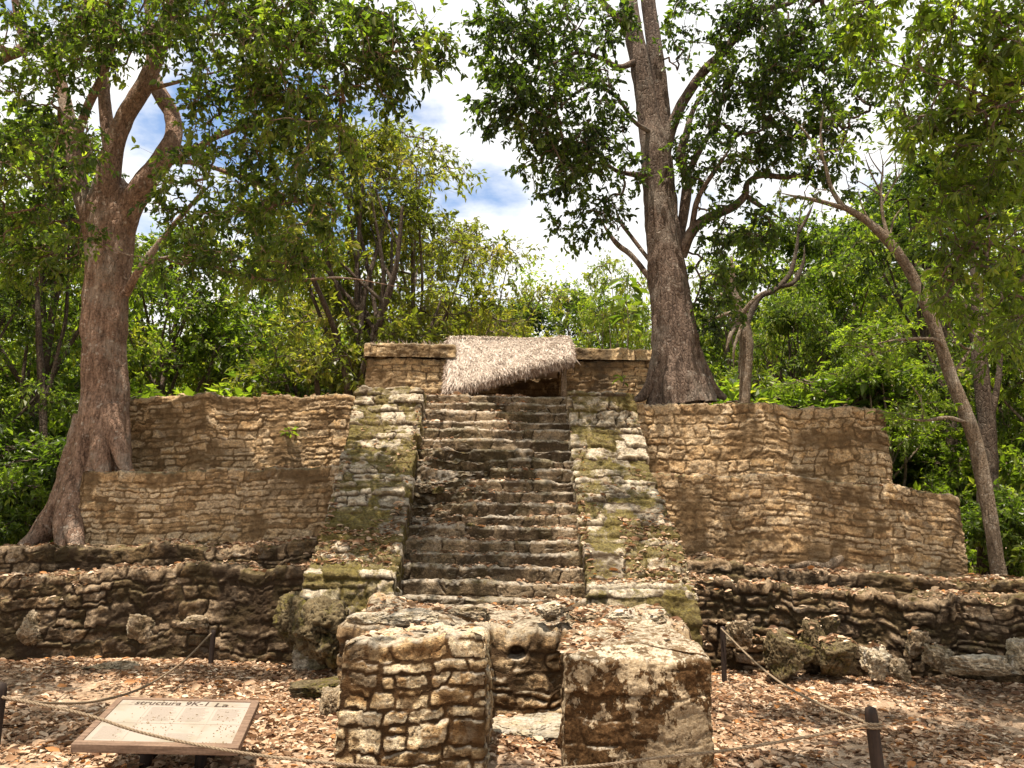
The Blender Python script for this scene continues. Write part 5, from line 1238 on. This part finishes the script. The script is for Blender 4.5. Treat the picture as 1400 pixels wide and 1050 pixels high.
bare('dark_trunk', 'thin dark trunk in the shade left of the reddish tree', 15, [(58, 740, 6), (60, 640, 5), (58, 540, 5), (52, 440, 4), (50, 340, 3)], [[(59, 560, 3), (75, 500, 2.5), (88, 440, 2)]], M['bark_dark'], 205)
bare('dark_trunk', 'dark trunk behind the left pier of the temple', 21, [(490, 600, 7), (488, 500, 7), (492, 440, 6), (500, 380, 4)], [], M['bark_dark'], 206)

# small plants rooted in the ruin
def sapling(label, px, py, Y, h, n, L, W, seed, mat):
    rng = np.random.RandomState(seed); c = P(px, py, Y); root = thing('sapling', label, 'plant', c)
    st = np.array([[0, 0, 0, .012], [.02, 0, h*.4, .010], [-.02, .02, h*.75, .007], [.0, 0, h, .004]]); st[:, :3] += c
    V, F, _ = tube(catmull(st, .04), 6); part('stem', mesh('stem', V, F), M['bark_grey'], root)
    z = rng.uniform(.3, 1, n); C = c+np.stack([rng.normal(0, .03, n), rng.normal(0, .03, n), z*h], 1); th = rng.rand(n)*6.28
    D = np.stack([np.cos(th), np.sin(th), rng.uniform(-.5, .4, n)], 1)
    V, F, A = leaves(C+D*L*.3, D, np.array([0, 0, 1.])+rng.normal(size=(n, 3))*.3, rng.uniform(.7, 1.2, n)*L, rng.uniform(.8, 1.2, n)*W, rng.normal(.55, .2, n), True, .3)
    part('leaf', mesh('leaf', V, F, A, False), mat, root)
sapling('dark large leaved sapling left of the grey trunk above the temple wall', 858, 478, 14.9, 1.5, 34, .30, .15, 1, M['leaf_dark'])
sapling('small green sprout at the foot of the grey trunk', 852, 528, 12.5, .25, 8, .16, .06, 2, M['leaf_green'])
sapling('tuft of green leaves on top of the right ramp', 835, 562, 12.3, .10, 12, .11, .06, 3, M['leaf_green'])
sapling('yellowish seedling among leaves on the foot of the left ramp', 466, 782, 9.3, .09, 8, .08, .05, 4, M['leaf_olive'])
sapling('green weed growing from the left upper wall', 395, 596, 12.15, .12, 16, .10, .06, 5, M['leaf_green'])

# exposed roots on the right terrace
def roots(label, pts, Y, seed):
    V, F, _ = tube(catmull(px_path(pts, Y), .03), 10, .2, seed); solo('exposed_root', mesh('exposed_root', V, F), M['bark_pale'], label, 'root', None)
roots('pale exposed root lying along the second terrace step on the right', [(1080, 776, 4), (1105, 771, 5), (1130, 775, 5), (1143, 768, 6), (1152, 762, 4)], 10.35, 1)

# ------------------------------------------------------------------ the far wood: reads as one mass
def far_wood():
    rng = np.random.RandomState(77); cen = []; tn = []
    for k in range(310):
        Y = rng.uniform(38, 64); X = rng.uniform(-.85, .85)*Y
        if k >= 230: Y = rng.uniform(8, 45); X = rng.choice([-1, 1])*(Y*.75+rng.uniform(5, 16))
        pxx = 700+FPX*X/Y
        top = 12.5+rng.normal(0, 1.6)+.05*(Y-38)-1.5*np.exp(-((pxx-720)/140)**2); R = rng.uniform(1.6, 3.0)
        for lv in range(3):
            c = np.array([X+rng.normal(0, .8), Y+rng.normal(0, .8), top-R*.6-lv*2.6-rng.uniform(0, 1)])
            q = np.concatenate([blob_points(rng, c+rng.normal(size=3)*R*np.array([.7, .7, .5]), (R*.5, R*.5, R*.22), 9, .1) for _ in range(3)]); cen.append(q); tn.append(np.full(27, rng.normal(.55, .2)))
    cen = np.concatenate(cen); tn = np.concatenate(tn); i = np.repeat(np.arange(len(cen)), rng.poisson(24, len(cen)))
    off = rng.normal(size=(len(i), 3))*.42; D = unit(off+rng.normal(size=off.shape)*.3); D[:, 2] -= .2
    V, F, A = leaves(cen[i]+off, D, rng.normal(size=off.shape)*.5+np.array([0, 0, 1.]), rng.uniform(.2, .36, len(i)), rng.uniform(.10, .18, len(i)), tn[i]+rng.normal(0, .15, len(i)), False)
    o = bpy.data.objects.new('far_forest', mesh('far_forest', V, F, A, False)); COL.objects.link(o); o.data.materials.append(M['leaf_green'])
    tag(o, 'dense green forest closing the view far behind the ruin', 'forest', None, 'stuff')
far_wood()
